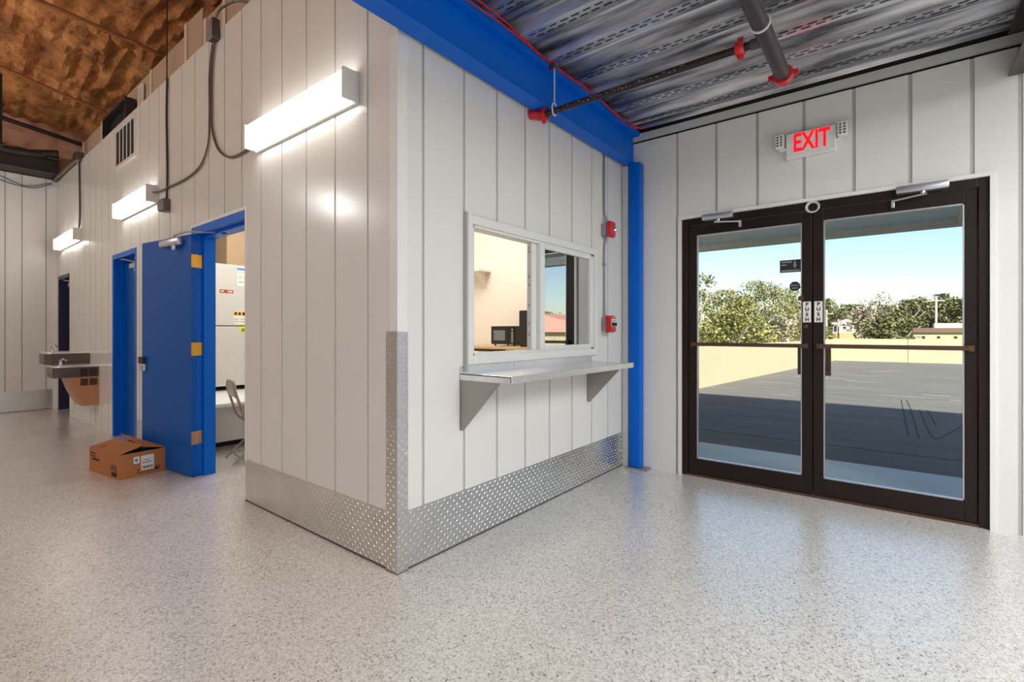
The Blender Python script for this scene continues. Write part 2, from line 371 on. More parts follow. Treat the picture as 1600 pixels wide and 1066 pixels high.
# ------------------------------------------------------------------ ceiling deck
mb = MB(); xs = []
DZ = 3.15
k = 0
prof = []
x = 2.478 + 2 * .3195
while x > -4.6:
    prof += [(x + .06, 0), (x - .06, 0), (x - .085, .055), (x - .14, .055), (x - .15, .045), (x - .17, .045), (x - .18, .055), (x - .234, .055)]
    x -= .3195
prof = [p for p in prof if p[0] <= L + .1]
y0, y1 = -8.0, -.09
for (xa, za), (xb, zb) in zip(prof[:-1], prof[1:]):
    mb.quad((xa, y0, DZ + za), (xa, y1, DZ + za), (xb, y1, DZ + zb), (xb, y0, DZ + zb))
x = 2.478 + .3195
while x > -.6:
    if x < L:
        for r, off in ((-.017, 0), (.017, .04)):
            y = -.22 - off
            while y > -4.2:
                mb.box(x + r - .0035, x + r + .0035, y - .05, y, DZ - .0012, DZ + .001, 1)
                mb.box(x + r + .006, x + r + .010, y - .052, y + .002, DZ - .004, DZ + .001, 0)
                y -= .078
    x -= .3195
struct(mb.build('ceiling', [M['deck'], M['dark']]))
mb = MB(); mb.box(-8, L + .14, -8, -.09, DZ + .065, DZ + .2); struct(mb.build('ceiling_slab', M['roofing']))

# foam roof over the left part
mb = MB(); gx0, gx1, gy0, gy1, st = -2.6, 2.7, .2, 9.1, .035
nx = int((gx1 - gx0) / st) + 1; ny = int((gy1 - gy0) / st) + 1
vs = []
for j in range(ny):
    for i in range(nx):
        X = gx0 + i * st; Y = gy0 + j * st
        w = noise.noise(Vector((X * .9, Y * .9, 3.1))) * .5
        h = .10 * noise.noise(Vector((X * 1.3 + w, Y * .6, 0)))
        h += .13 * abs(noise.noise(Vector((X * 6.0 + w * 2, Y * .7, 5)))) + .05 * noise.noise(Vector((X * 9, Y * 2.0, 9))) + .03 * noise.noise(Vector((X * 15, Y * 9, 2)))
        yy = Y - .38 * X + .05 * noise.noise(Vector((X * 2, 0, 7)))
        saw = 0
        for c, dp, ln in ((2.7, .22, 2.3), (5.05, .26, 2.3), (7.35, .3, 1.5)):
            if yy > c: saw = dp * max(0, 1 - (yy - c) / ln) * min(1, (yy - c) / .04)
            elif yy > c - .12: saw -= .07 * (1 - (c - yy) / .12)
        Z = 4.62 - .12 * X + h * (.75 if yy < 5.05 or yy > 7.35 else 1.15) + saw
        vs.append((X, Y, Z))
mb.add(vs, [(j * nx + i, j * nx + i + 1, (j + 1) * nx + i + 1, (j + 1) * nx + i) for j in range(ny - 1) for i in range(nx - 1)])
o = mb.build('ceiling_foam', M['foam'], smooth=True); struct(o)
mb = MB(); mb.box(-8.1, 2.8, .0, 9.2, 5.05, 5.15); mb.box(-8.1, -2.55, -.1, 9.2, 4.9, 5.0); mb.box(-8.1, 4.5, -.1, 0, 3.3, 5.1); struct(mb.build('ceiling_roof_liner', M['foam']))
for (p, q, ds) in (((-2.2, 4.66, 4.69), (1.6, 4.66, 4.39), 'nearer thin roof purlin pressed into the brown foam'), ((-2.2, 6.78, 4.88), (1.6, 6.78, 4.10), 'farther thin roof purlin pressed into the brown foam')):
    p, q = Vector(p), Vector(q); pts = [p.lerp(q, k / 24) + Vector((0, .012 * noise.noise(Vector((k * .7, 1, 2))), .014 * noise.noise(Vector((k * .6, 5, 2))))) for k in range(25)]
    mb = MB(); mb.tube(pts, [.022 + .006 * noise.noise(Vector((k * .9, 0, 3))) for k in range(25)], 10); tag(mb.build('roof_purlin', M['purlin'], smooth=True), ds, 'purlin')
# foam gable above the far wall
mb = MB(); vs = []; nx = 70; ny = 26
for j in range(ny):
    for i in range(nx):
        X = -2.6 + i * .05; Z = 3.75 + j * .05
        d = .09 * noise.noise(Vector((X * 2.1, Z * 1.7, 4))) + .05 * noise.noise(Vector((X * 7, Z * 6, 1)))
        vs.append((X, 8.95 + d + .25 * max(0, (3.95 - Z)), Z))
mb.add(vs, [(j * nx + i, j * nx + i + 1, (j + 1) * nx + i + 1, (j + 1) * nx + i) for j in range(ny - 1) for i in range(nx - 1)])
M['foam2'] = mat('dull_foam', (196, 146, 120), .85, bump=.8, bscale=20, var=.3, vscale=4)
struct(mb.build('wall_gable', M['foam2'], smooth=True))
mb = MB(); mb.box(-8.1, 2.8, 9.15, 9.25, 3.6, 5.1); struct(mb.build('wall_gable_outer', M['roofing']))

# ------------------------------------------------------------------ steel column and beams
t = thing('steel_beam', 'long bright blue steel beam running along the deck edge above the service window', 'beam', (-.5, -.09, 2.835))
mb = MB(); mb.box(-4.5, L - .004, -.15, -.03, 2.835, 2.845, b=.003); mb.build('bottom_flange', M['blue'], t)
mb = MB(); mb.box(-4.5, L - .004, -.094, -.086, 2.845, 3.105); mb.build('web', M['blue'], t)
mb = MB(); mb.box(-4.5, L - .004, -.15, -.03, 3.105, 3.115, b=.003); mb.build('top_flange', M['blue'], t)
mb = MB(); mb.box(-4.5, L - .004, -.158, -.15, 3.108, 3.15); mb.build('edge_angle', M['blue'], t)
t = thing('steel_column', 'bright blue square steel column in the corner beside the glass doors', 'column', (L - .056, -.145, 0))
mb = MB(); mb.box(L - .107, L - .004, -.2, -.09, .012, 2.835, b=.012); mb.build('tube', M['blue'], t, smooth=True)
mb = MB(); mb.box(L - .13, L - .004, -.27, -.07, 0, .012, b=.002); mb.build('base_plate', M['galv'], t)
t = thing('steel_beam', 'grey steel beam at the top right edge of the photo above the glass doors', 'beam', (L - .5, -2.67, 2.87))
mb = MB(); mb.box(-2.0, L - .004, -2.76, -2.60, 2.872, 2.882); mb.build('bottom_flange', M['mainpipe'], t)
mb = MB(); mb.box(-2.0, L - .004, -2.684, -2.676, 2.882, 3.135); mb.build('web', M['mainpipe'], t)
mb = MB(); mb.box(-2.0, L - .004, -2.76, -2.60, 3.135, 3.145); mb.build('top_flange', M['mainpipe'], t)

# ------------------------------------------------------------------ service window
W = struct(thing('window_1', None, None, (1.32, 0, 1.07)), 'white sliding service window above the steel shelf')
mb = MB(); Y0, Y1 = -.022, .085
mb.box(.505, .56, Y0, Y1, 1.068, 1.985, b=.004); mb.box(2.085, 2.135, Y0, Y1, 1.068, 1.985, b=.004)
mb.box(.56, 2.085, Y0, Y1, 1.93, 1.985, b=.004); mb.box(.56, 2.085, Y0, Y1, 1.068, 1.125, b=.004)
mb.box(.55, .585, -.004, Y1, 1.12, 1.935); mb.box(2.055, 2.09, -.004, Y1, 1.12, 1.935); mb.box(.55, 2.09, -.004, Y1, 1.915, 1.935); mb.box(.55, 2.09, -.004, Y1, 1.12, 1.137)
mb.box(.49, .506, -.03, -.0, 1.03, 1.992, 1)
mb.build('window_frame', [M['vinyl'], M['seam']], W)
mb = MB(); mb.box(1.285, 1.345, -.012, .02, 1.137, 1.915, b=.003); mb.box(2.02, 2.056, -.012, .02, 1.137, 1.915, b=.003); mb.box(1.345, 2.02, -.012, .02, 1.885, 1.915); mb.box(1.345, 2.02, -.012, .02, 1.137, 1.165)
sa = mb.build('sash', M['vinyl'], W)
mb = MB(); mb.box(1.345, 2.02, .002, .006, 1.165, 1.885); mb.build('pane', M['filmglass'], sa)
mb = MB(); mb.box(1.225, 1.31, .022, .066, 1.137, 1.915, b=.003); mb.box(2.0, 2.05, .034, .066, 1.137, 1.915); mb.box(1.283, 2.0, .034, .066, 1.885, 1.915); mb.box(1.283, 2.0, .034, .066, 1.137, 1.165)
for z in (1.24, 1.32, 1.45, 1.60, 1.66, 1.84, 1.87): mb.box(1.2235, 1.2255, .042, .048, z, z + .02, 1)
sa = mb.build('sash', [M['vinyl'], M['greyink']], W)
mb = MB(); mb.box(1.283, 2.0, .049, .052, 1.165, 1.885); mb.build('pane', M['glass'], sa)

# stainless shelf
t = thing('service_shelf', 'stainless steel counter shelf bracketed to the wall below the sliding window', 'shelf', (1.245, -.2, .68))
mb = MB(); mb.box(.46, 2.035, -.395, -.004, 1.012, 1.022, b=.002); mb.box(.46, 2.035, -.398, -.388, .982, 1.022, b=.002); mb.box(.46, .466, -.395, -.004, .982, 1.02); mb.box(2.029, 2.035, -.395, -.004, .982, 1.02)
mb.build('shelf_board', M['steel'], t)
mb = MB(); mb.box(.46, 2.035, -.009, -.003, 1.02, 1.066); 
for x in (.48, .98, 1.22, 1.62, 2.0):
    for z in (1.032, 1.053): mb.lathe([(.004, 0), (.003, -.002)], (x, -.009, z), 'y', 8, 1)
mb.build('backsplash', [M['steel'], M['greyink']], t)
for x in (.462, 1.985):
    mb = MB(); mb.prism([(x, -.004, .68), (x, -.03, .68), (x, -.32, .985), (x, -.32, 1.0), (x, -.004, 1.0)], (.004, 0, 0)); mb.box(x, x + .03, -.007, -.003, .68, 1.0)
    mb.build('bracket', M['shadedsteel'], t)

# ------------------------------------------------------------------ text
def text_on(body, size, loc, facing, m, name, parent=None, ext=.001, align='CENTER', space=1.0, xs=1.0, line=1.0, bold=0.0):
    cu = bpy.data.curves.new(name, 'FONT'); cu.body = body; cu.size = size; cu.extrude = ext; cu.align_x = align; cu.align_y = 'CENTER'; cu.space_character = space; cu.space_line = line; cu.offset = bold
    o = bpy.data.objects.new(name, cu); COL.objects.link(o); bpy.context.view_layer.update()
    me = bpy.data.meshes.new_from_object(o.evaluated_get(bpy.context.evaluated_depsgraph_get()))
    bpy.data.objects.remove(o)
    R = {'-x': Matrix(((0, 0, -1), (-1, 0, 0), (0, 1, 0))), '-y': Matrix(((1, 0, 0), (0, 0, -1), (0, 1, 0)))}[facing] if isinstance(facing, str) else facing
    me.transform(Matrix.Translation(loc) @ R.to_4x4() @ Matrix.Diagonal((xs, 1, 1, 1)))
    me.materials.clear(); me.materials.append(m)
    o = bpy.data.objects.new(name, me); COL.objects.link(o)
    if parent is not None:
        o.parent = parent; o.matrix_parent_inverse = Matrix.Translation(-parent.location)
    return o

# ------------------------------------------------------------------ glass entrance doors
D = struct(thing('door_1', None, None, (2.76, -1.53, 0)), 'dark bronze double glass entrance doors under the exit sign')
mb = MB(); mb.box(2.72, 2.83, -.598, -.548, 0, 2.265, b=.003); mb.box(2.72, 2.83, -2.517, -2.467, 0, 2.265, b=.003); mb.box(2.72, 2.83, -2.467, -.598, 2.205, 2.265, b=.003); mb.box(2.72, 2.83, -2.467, -.598, 0, .018, 1)
mb.build('door_frame', [M['bronze'], M['bronze_bar']], D)
for (ya, yb, ga, gb, nm) in ((-.60, -1.542, -.672, -1.473, 'l'), (-1.548, -2.465, -1.616, -2.402, 'r')):
    mb = MB(); X0, X1 = 2.735, 2.78
    mb.box(X0, X1, ya, ga, .02, 2.20, b=.003); mb.box(X0, X1, gb, yb, .02, 2.20, b=.003)
    mb.box(X0, X1, ga, gb, 2.118, 2.20, b=.002); mb.box(X0, X1, ga, gb, .02, .152, b=.002)
    if nm == 'l': mb.box(X1 + .001, X1 + .008, -1.52, -1.565, .03, 2.19)
    for (a, b_) in ((ga, ga - .008), (gb, gb + .008)): mb.box(X0 + .006, X1 - .006, a, b_, .152, 2.118, 1)
    mb.box(X0 + .006, X1 - .006, ga, gb, .152, .160, 1); mb.box(X0 + .006, X1 - .006, ga, gb, 2.110, 2.118, 1)
    lf = mb.build('door_leaf', [M['bronze'], M['alu']], D)
    mb = MB(); mb.box(2.757, 2.760, ga - .004, gb + .004, .156, 2.114); mb.build('glass_pane', M['glass'], lf)
    mb = MB(); mb.box(2.690, 2.706, ga + .03, gb - .03, 1.146, 1.176, b=.004); mb.box(2.70, 2.736, ga + .045, ga + .01, 1.14, 1.18, b=.003); mb.box(2.70, 2.736, gb - .01, gb - .045, 1.14, 1.18, b=.003)
    mb.build('push_bar', M['bronze_bar'], lf)
    yy = gb + .022 if nm == 'l' else ga - .022
    mb = MB(); mb.box(2.815, 2.835, yy - .018, yy + .018, .93, 1.17, b=.004); mb.box(2.78, 2.82, yy - .012, yy + .012, .95, .97); mb.box(2.78, 2.82, yy - .012, yy + .012, 1.13, 1.15)
    mb.build('pull_handle', M['bronze_bar'], lf)
    yc = -1.508 if nm == 'l' else -1.583
    mb = MB(); mb.box(2.7335, 2.735, yc - .027, yc + .027, 1.342, 1.502); sg = mb.build('push_label', M['paper'], lf)
    for q, ch in enumerate('PUSH'): text_on(ch, .036, (2.733, yc, 1.48 - .039 * q), '-x', M['ink'], 'lettering', D, .0006, bold=.0016)
# lock cylinder
mb = MB(); mb.lathe([(.014, 0), (.014, -.008), (.01, -.01)], (2.735, -1.50, 1.31), 'x', 14); mb.lathe([(.02, 0), (.02, -.03)], (2.757, -1.468, 1.53), 'x', 12); mb.build('lock_cylinder', M['bronze_bar'], D)
# stickers on the left pane
mb = MB(); X = 2.7565; mb.box(X - .0008, X, -1.318, -1.466, 1.739, 1.838)
for (a, b_, c, d_) in ((-1.328, -1.40, 1.818, 1.826), (-1.328, -1.365, 1.795, 1.803), (-1.418, -1.428, 1.775, 1.826), (-1.412, -1.434, 1.79, 1.797)): mb.box(X - .0014, X - .0006, a, b_, c, d_, 1)
for q in range(14): mb.box(X - .0014, X - .0006, -1.328 - q * .0093, -1.328 - q * .0093 - .0065, 1.747, 1.759, 1)
mb.build('window_sticker', [M['decal'], M['decalgrey']], D)
mb = MB(); cy, cz, rr = -1.423, 1.627, .040
mb.prism([(X, cy + rr * math.cos(PI / 8 + q * PI / 4), cz + rr * math.sin(PI / 8 + q * PI / 4)) for q in range(8)], (-.0008, 0, 0))
for q in range(7): mb.box(X - .0014, X - .0006, cy + .029 - q * .0085, cy + .023 - q * .0085, cz + .004, cz + .012, 1)
for q in range(5): mb.box(X - .0014, X - .0006, cy + .018 - q * .0085, cy + .012 - q * .0085, cz - .018, cz - .010, 1)
mb.build('window_sticker', [M['decal'], M['decalgrey']], D)
# closers on the head frame
for ya, yb, ym, ye in ((-.735, -.985, -.865, -1.03), (-2.325, -2.045, -2.19, -2.03)):
    mb = MB(); mb.box(2.66, 2.722, ya, yb, 2.222, 2.275, b=.012); cb = mb.build('door_closer', M['alu'], D, smooth=True)
    mb = MB(); mb.lathe([(.016, 0), (.016, -.02)], (2.68, ym, 2.222), 'z', 12); mb.tube([(2.68, ym, 2.20), (2.64, ym + (.02 if ye < ya else -.02), 2.196), (2.70, ye, 2.185)], .007, 8); mb.box(2.705, 2.735, ye - .01, ye + .01, 2.14, 2.195, b=.003)
    mb.build('closer_arm', M['alu'], cb)

# coiled white cable over the meeting stiles
mb = MB()
for q in range(3):
    c = [(2.712 - .006 * q, -1.548 + (.036 + .004 * q) * math.cos(2 * PI * a / 28), 2.222 + (.036 + .003 * q) * math.sin(2 * PI * a / 28)) for a in range(28)]
    mb.tube(c, .0045, 6, closed=True)
mb.tube([(2.712, -1.548, 2.255), (2.704, -1.542, 2.275), (2.703, -1.538, 2.30)], .004, 6)
tag(mb.build('cable_coil', M['hangerwhite'], smooth=True), 'small coil of white cable hung over the gap between the glass doors', 'cable')

# exit sign -----------------------------------------------------------------
t = thing('exit_sign', 'white exit sign with red letters and two lamp heads above the glass doors', 'sign', (2.69, -1.54, 2.62))
mb = MB(); mb.box(2.655, 2.705, -1.70, -1.378, 2.612, 2.80, b=.006); hs = mb.build('housing', M['white'], t)
text_on('EXIT', .19, (2.6545, -1.545, 2.714), '-x', M['exitred'], 'lettering', t, .001, xs=.62, bold=.005)
for yc in (-1.335, -1.742):
    mb = MB(); mb.box(2.63, 2.67, yc - .03, yc + .03, 2.70, 2.80, b=.005)
    for a in (-.013, .013):
        for q in range(4): mb.lathe([(.0075, 0), (.0075, -.002)], (2.63, yc + a, 2.718 + q * .021), 'x', 10, 1)
    s = 1 if yc > -1.5 else -1
    mb.box(2.66, 2.70, yc - s * .05, yc + .01, 2.68, 2.70, b=.004); mb.build('lamp_head', [M['white'], M['greyink']], t)

# ------------------------------------------------------------------ wall lights
def wall_light(ya, yb, label):
    t = thing('strip_light', label, 'light', (0, (ya + yb) / 2, 2.57), 'lit strip lights along the left wall')
    mb = MB(); mb.box(-.022, -.001, ya, yb, 2.563, 2.745, b=.002); mb.build('mounting_pan', M['white'], t)
    mb = MB(); mb.box(-.095, -.022, ya + .018, yb - .018, 2.575, 2.735, b=.012); mb.build('lens', M['lens'], t, smooth=True)
    for a, b_ in ((ya, ya + .018), (yb - .018, yb)):
        mb = MB(); mb.box(-.10, -.022, a, b_, 2.57, 2.742, b=.003); s = a if a == ya else b_
        mb.lathe([(.012, 0), (.012, -.002 if s == ya else .002)], (-.055, s, 2.70), 'y', 12); mb.build('end_cap', M['white'], t)
wall_light(.345, 1.59, 'long lit strip light nearest the wall corner')
wall_light(3.79, 5.03, 'lit strip light above the two blue doors')
wall_light(7.05, 8.45, 'lit strip light farthest along the wall near the far corner')

# cables and boxes on the left wall -----------------------------------------
def smoothpath(pts, n=6):
    P = [Vector(p) for p in pts]; P = [P[0]] + P + [P[-1]]; out = []
    for i in range(1, len(P) - 2):
        for k in range(n):
            u = k / n; a, b, c, d = P[i - 1], P[i], P[i + 1], P[i + 2]
            out.append(.5 * ((2 * b) + (c - a) * u + (2 * a - 5 * b + 4 * c - d) * u * u + (3 * b - a - 3 * c + d) * u ** 3))
    out.append(P[-2]); return out
def cable(name, label, pts, r, m, cat='cable'):
    mb = MB(); mb.tube(smoothpath(pts), r, 7); return tag(mb.build(name, m, smooth=True), label, cat)
t = thing('junction_box', 'grey steel junction box at the wall top above the nearest strip light cable', 'electrical box', (-.03, 2.30, 3.66))
mb = MB(); mb.box(-.06, -.003, 2.25, 2.36, 3.64, 3.80, b=.006); mb.build('box_body', M['ibox'], t)
mb = MB(); mb.box(-.066, -.060, 2.255, 2.355, 3.645, 3.795); mb.lathe([(.025, 0), (.025, -.004)], (-.066, 2.30, 3.68), 'x', 14); mb.lathe([(.025, 0), (.025, -.004)], (-.066, 2.30, 3.75), 'x', 14); mb.build('cover', M['galv'], t)
cable('armoured_cable', 'cable dropping from the top box and curving to the nearest strip light', [(-.016, 2.33, 3.64), (-.015, 2.385, 3.45), (-.015, 2.40, 3.1), (-.015, 2.37, 2.92), (-.015, 2.25, 2.74), (-.015, 2.02, 2.63), (-.015, 1.75, 2.62), (-.02, 1.60, 2.645)], .009, M['cable'])
cable('armoured_cable', 'cable dropping from the top box and sweeping left to the middle strip light', [(-.016, 2.37, 3.64), (-.016, 2.43, 3.4), (-.016, 2.43, 3.1), (-.016, 2.46, 2.86), (-.016, 2.62, 2.70), (-.016, 2.95, 2.65), (-.016, 3.4, 2.655), (-.02, 3.70, 2.66), (-.04, 3.80, 2.67)], .009, M['cable'])
cable('armoured_cable', 'short cable rising right from the top box over the wall edge', [(-.03, 2.28, 3.80), (-.02, 2.2, 3.86), (.02, 2.0, 3.86), (.05, 1.8, 3.77)], .010, M['cable'])
cable('armoured_cable', 'thin dark cable hanging straight down the wall to the round box', [(-.012, 3.47, 3.72), (-.012, 3.49, 3.4), (-.012, 3.48, 3.1), (-.012, 3.47, 2.8), (-.012, 3.49, 2.56)], .010, M['darkcable'])
cable('armoured_cable', 'cable hanging down the far end of the wall to the farthest strip light', [(-.014, 7.13, 3.74), (-.014, 7.11, 3.4), (-.014, 7.09, 2.95), (-.02, 7.12, 2.75), (-.04, 7.10, 2.70)], .011, M['darkcable'])
t = thing('junction_box', 'grey round junction box just right of the middle strip light', 'electrical box', (-.03, 3.52, 2.44))
mb = MB(); mb.lathe([(.055, 0), (.055, -.05), (.05, -.054)], (-.003, 3.56, 2.49), 'x', 8); mb.build('box_body', M['ibox'], t)
mb = MB(); mb.box(-.062, -.003, 3.42, 3.52, 2.43, 2.545, b=.006); mb.build('side_box', M['ibox'], t)
t = thing('junction_box', 'small dark junction box on the wall top near the far corner', 'electrical box', (-.02, 7.1, 3.72))
mb = MB(); mb.box(-.07, .02, 7.02, 7.2, 3.70, 3.82, b=.006); mb.build('box_body', M['ibox'], t); mb = MB(); mb.box(-.075, -.07, 7.03, 7.19, 3.71, 3.81); mb.build('cover', M['darkcable'], t)
mb = MB(); mb.tube([(-.03, 7.2, 3.76), (-.03, 8.84, 3.76)], .028, 10); tag(mb.build('conduit', M['cable'], smooth=True), 'metal conduit pipe along the wall top into the far corner', 'pipe')
cable('low_voltage_cable', 'blue grey cable sagging in front of the far wall, lower loop', [(-.9, 8.80, 3.74), (-.64, 8.82, 3.62), (-.42, 8.82, 3.58), (-.25, 8.82, 3.59), (-.05, 8.82, 3.70)], .007, M['bluewire'])
cable('low_voltage_cable', 'blue grey cable sagging in front of the far wall, upper loop', [(-.9, 8.84, 3.80), (-.6, 8.84, 3.67), (-.40, 8.84, 3.60), (-.25, 8.84, 3.63), (-.06, 8.84, 3.72)], .006, M['bluewire'])

# wall vent and things on top of the wall --------------------------------------
t = thing('wall_vent', 'large white wall grille with dark vertical slots high on the left wall', 'vent', (0, 4.91, 3.22))
mb = MB(); a0, a1, z0, z1 = 4.50, 5.32, 3.205, 3.68
mb.box(-.012, .01, a0, a0 + .05, z0, z1); mb.box(-.012, .01, a1 - .05, a1, z0, z1); mb.box(-.012, .01, a0 + .05, a1 - .05, z0, z0 + .04); mb.box(-.012, .01, a0 + .05, a1 - .05, z1 - .04, z1); mb.build('frame', M['panel'], t)
for q in range(1, 5):
    y = a0 + .05 + (a1 - a0 - .1) * q / 5; mb = MB(); mb.box(-.008, -.004, y - .014, y + .014, z0 + .03, z1 - .03); mb.build('slat', M['panel'], t)
mb = MB(); mb.box(-.003, .004, a0 + .04, a1 - .04, z0 + .03, z1 - .03); mb.build('backing', M['dark'], t)
bd = [(.9, 2.50, 4.12), (2.50, 2.92, 4.12), (2.92, 3.36, 4.24), (3.36, 4.44, 4.16), (4.44, 5.48, 4.16), (5.48, 6.52, 4.15), (6.52, 7.6, 4.13)]
desc = ['tan board on the wall top farthest right, cut by the photo edge', 'tan board just right of the taller board on the wall top', 'taller tan board standing above its neighbours on the wall top', 'tan board between the taller board and the small white register', 'tan board behind the small white register on the wall top', 'tan board behind the black duct opening on the wall top', 'tan board on the wall top nearest the far corner']
for (a, b_, z), dsc in zip(bd, desc):
    t = thing('wall_board', dsc, 'board', (.13, (a + b_) / 2, 3.5), 'tan boards standing on top of the left wall')
    xo = .115 if z < 4.2 else .104
    mb = MB(); mb.box(xo, xo + .018, a + .006, b_ - .006, 3.5, z); mb.build('panel', M['tan'], t)
    mb = MB(); mb.box(xo - .012, xo, b_ - .07, b_ - .01, 3.5, z - .004); mb.build('batten', M['batten'], t)
t = thing('wall_register', 'small white slatted register standing on the wall top right of the black duct', 'vent', (.1, 4.71, 3.9))
mb = MB(); mb.box(.085, .105, 4.62, 4.80, 3.74, 4.08, b=.004); mb.build('frame', M['white'], t)
mb = MB(); [mb.box(.080, .086, 4.645 + .03 * q, 4.66 + .03 * q, 3.77, 4.05) for q in range(5)]; mb.build('louvre', M['batten'], t)
t = thing('wall_register', 'small white register standing on the wall top left of the black duct', 'vent', (.1, 6.18, 3.9))
mb = MB(); mb.box(.085, .105, 6.04, 6.33, 3.74, 4.10, b=.004); mb.build('frame', M['white'], t); mb = MB(); mb.box(.080, .086, 6.08, 6.29, 3.78, 4.06); mb.build('face', M['panel'], t)
t = thing('duct_boot', 'black open duct box on the wall top above the wall grille', 'duct', (.05, 5.43, 3.74))
mb = MB(); mb.box(.0, .1, 4.93, 4.96, 3.74, 3.99); mb.box(.0, .1, 5.91, 5.94, 3.74, 3.99); mb.box(.0, .1, 4.96, 5.91, 3.965, 3.99); mb.build('sleeve', M['duct'], t)
mb = MB(); mb.box(.08, .1, 4.96, 5.91, 3.74, 3.965); mb.build('backing', M['dark'], t)
# dark duct and steel above the far wall
mb = MB(); mb.box(-3.5, -.02, 8.50, 8.80, 3.80, 4.0, b=.01); mb.box(-3.5, -.02, 8.45, 8.84, 4.0, 4.02); mb.box(-3.5, -.02, 8.45, 8.84, 3.785, 3.80); tag(mb.build('duct', M['duct']), 'long dark sheet metal duct above the far wall', 'duct')
mb = MB(); pts = [(-3 + .11 * q, 8.48 + .02 * rnd.random(), 4.06 + .05 * math.sin(q * .5) + .02 * rnd.random()) for q in range(28)]; mb.tube(pts, [.055 + .012 * (q % 2) for q in range(28)], 10); tag(mb.build('flexible_duct', M['duct'], smooth=True), 'crumpled black flexible duct lying on top of the far duct', 'duct')
mb = MB(); mb.box(-.89, -.79, 7.0, 7.1, 3.70, 4.6); mb.box(-.91, -.77, 6.99, 7.11, 4.2, 4.22); mb.box(-.91, -.77, 6.99, 7.11, 3.69, 3.71); tag(mb.build('roof_hanger', M['dark']), 'dark vertical steel hanger at the left edge under the foam roof', 'hanger')
mb = MB(); mb.tube([(-1.5, 7.9, 4.36), (-.7, 8.2, 4.40), (.4, 8.75, 4.42)], .035, 8); tag(mb.build('roof_pipe', M['duct'], smooth=True), 'dark pipe running across under the foam roof toward the far corner', 'pipe')
cable('hanging_wire', 'thin black wire hanging from the foam roof behind the wall top', [(.06, 3.72, 4.9), (.06, 3.72, 4.3), (.06, 3.73, 3.74)], .006, M['darkcable'])

# ------------------------------------------------------------------ interior doors
def closer(mb, u0, u1, z0, z1, out):  # in leaf space
    mb.box(u0, u1, out, out + .05, z0, z1, b=.01)
# open door: frame + leaf
D = struct(thing('door_2', None, None, (0, 2.4, 0)), 'open blue door folded back against the left wall')
mb = MB()
mb.box(-.003, .145, 2.77, 2.873, 0, 2.188); mb.box(.05, .144, 2.74, 2.77, 0, 2.11)
mb.box(.02, .145, 1.802, 1.84, 0, 2.125); mb.box(-.003, .145, 1.803, 2.77, 2.125, 2.188); mb.box(.05, .144, 1.84, 2.74, 2.10, 2.125)
mb.build('door_frame', M['blue'], D)
H = Vector((-.024, 2.752, 0)); du = Vector((-.125, .882, 0)).normalized(); dn = Vector((-du.y, du.x, 0))   # dn points into the room
XF = Matrix(((du.x, dn.x, 0, H.x), (du.y, dn.y, 0, H.y), (0, 0, 1, 0), (0, 0, 0, 1)))
mb = MB(XF); mb.box(0, .893, -.022, .022, .012, 2.117, b=.002); lf = mb.build('door_leaf', M['bluedoor'], D)
mb = MB(XF); mb.box(.80, .89, .022, .045, .895, .965, b=.006); mb.box(.825, .91, .022, .05, .965, 1.03, b=.006, m=1); mb.lathe([(.012, 0), (.012, .01)], (.845, .045, .93), 'y', 10); mb.build('door_lock', [M['alu'], M['darkcable']], lf)
mb = MB(XF); mb.box(.12, .46, .022, .075, 2.03, 2.095, b=.014); mb.lathe([(.022, 0), (.022, -.035), (.016, -.045)], (.22, .055, 2.035), 'z', 14); cl = mb.build('door_closer', M['alu'], lf, smooth=True)
mb = MB(); a = XF @ Vector((.22, .055, 2.10)); mb.tube([a, a + Vector((0, 0, .02)), Vector((-.09, 2.76, 2.13)), Vector((-.05, 2.70, 2.13))], .008, 8); mb.tube([(-.05, 2.70, 2.13), (.03, 2.60, 2.125), (.08, 2.42, 2.115)], .008, 8); mb.box(.06, .1, 2.36, 2.43, 2.10, 2.125); mb.build('closer_arm', M['alu'], cl)
for z, mm in ((1.83, 'brass'), (1.06, 'brass'), (.285, 'steelhinge')):
    mb = MB(); mb.tube([(-.004, 2.752, z), (-.004, 2.752, z + .115)], .007, 8); mb.box(.004, .045, 2.766, 2.7695, z, z + .115, b=.0015); mb.box(-.046, -.006, 2.7455, 2.7495, z, z + .115, b=.0015)
    mb.build('hinge', M[mm], D)
# second blue door (closed, set back in its frame)
D = struct(thing('door_3', None, None, (.05, 4.98, 0)), 'closed blue door set back in the left wall beyond the open one')
mb = MB(); mb.box(-.003, .15, 5.40, 5.458, 0, 2.198); mb.box(-.003, .15, 4.492, 4.55, 0, 2.198); mb.box(-.003, .15, 4.55, 5.40, 2.14, 2.198); mb.box(.07, .149, 5.36, 5.40, 0, 2.11); mb.box(.07, .149, 4.55, 5.4, 2.11, 2.14); mb.build('door_frame', M['blue'], D)
mb = MB(); mb.box(.105, .15, 4.552, 5.36, .01, 2.12, b=.002); lf = mb.build('door_leaf', M['bluedoor'], D)
mb = MB(); mb.box(.045, .105, 4.66, 4.98, 2.0, 2.065, b=.012); mb.lathe([(.02, 0), (.02, -.035)], (.07, 4.8, 2.0), 'z', 12); cl = mb.build('door_closer', M['alu'], lf, smooth=True)
mb = MB(); mb.tube([(.07, 4.8, 2.07), (.0, 5.05, 2.12), (.06, 5.38, 2.135)], .008, 8); mb.build('closer_arm', M['alu'], cl)
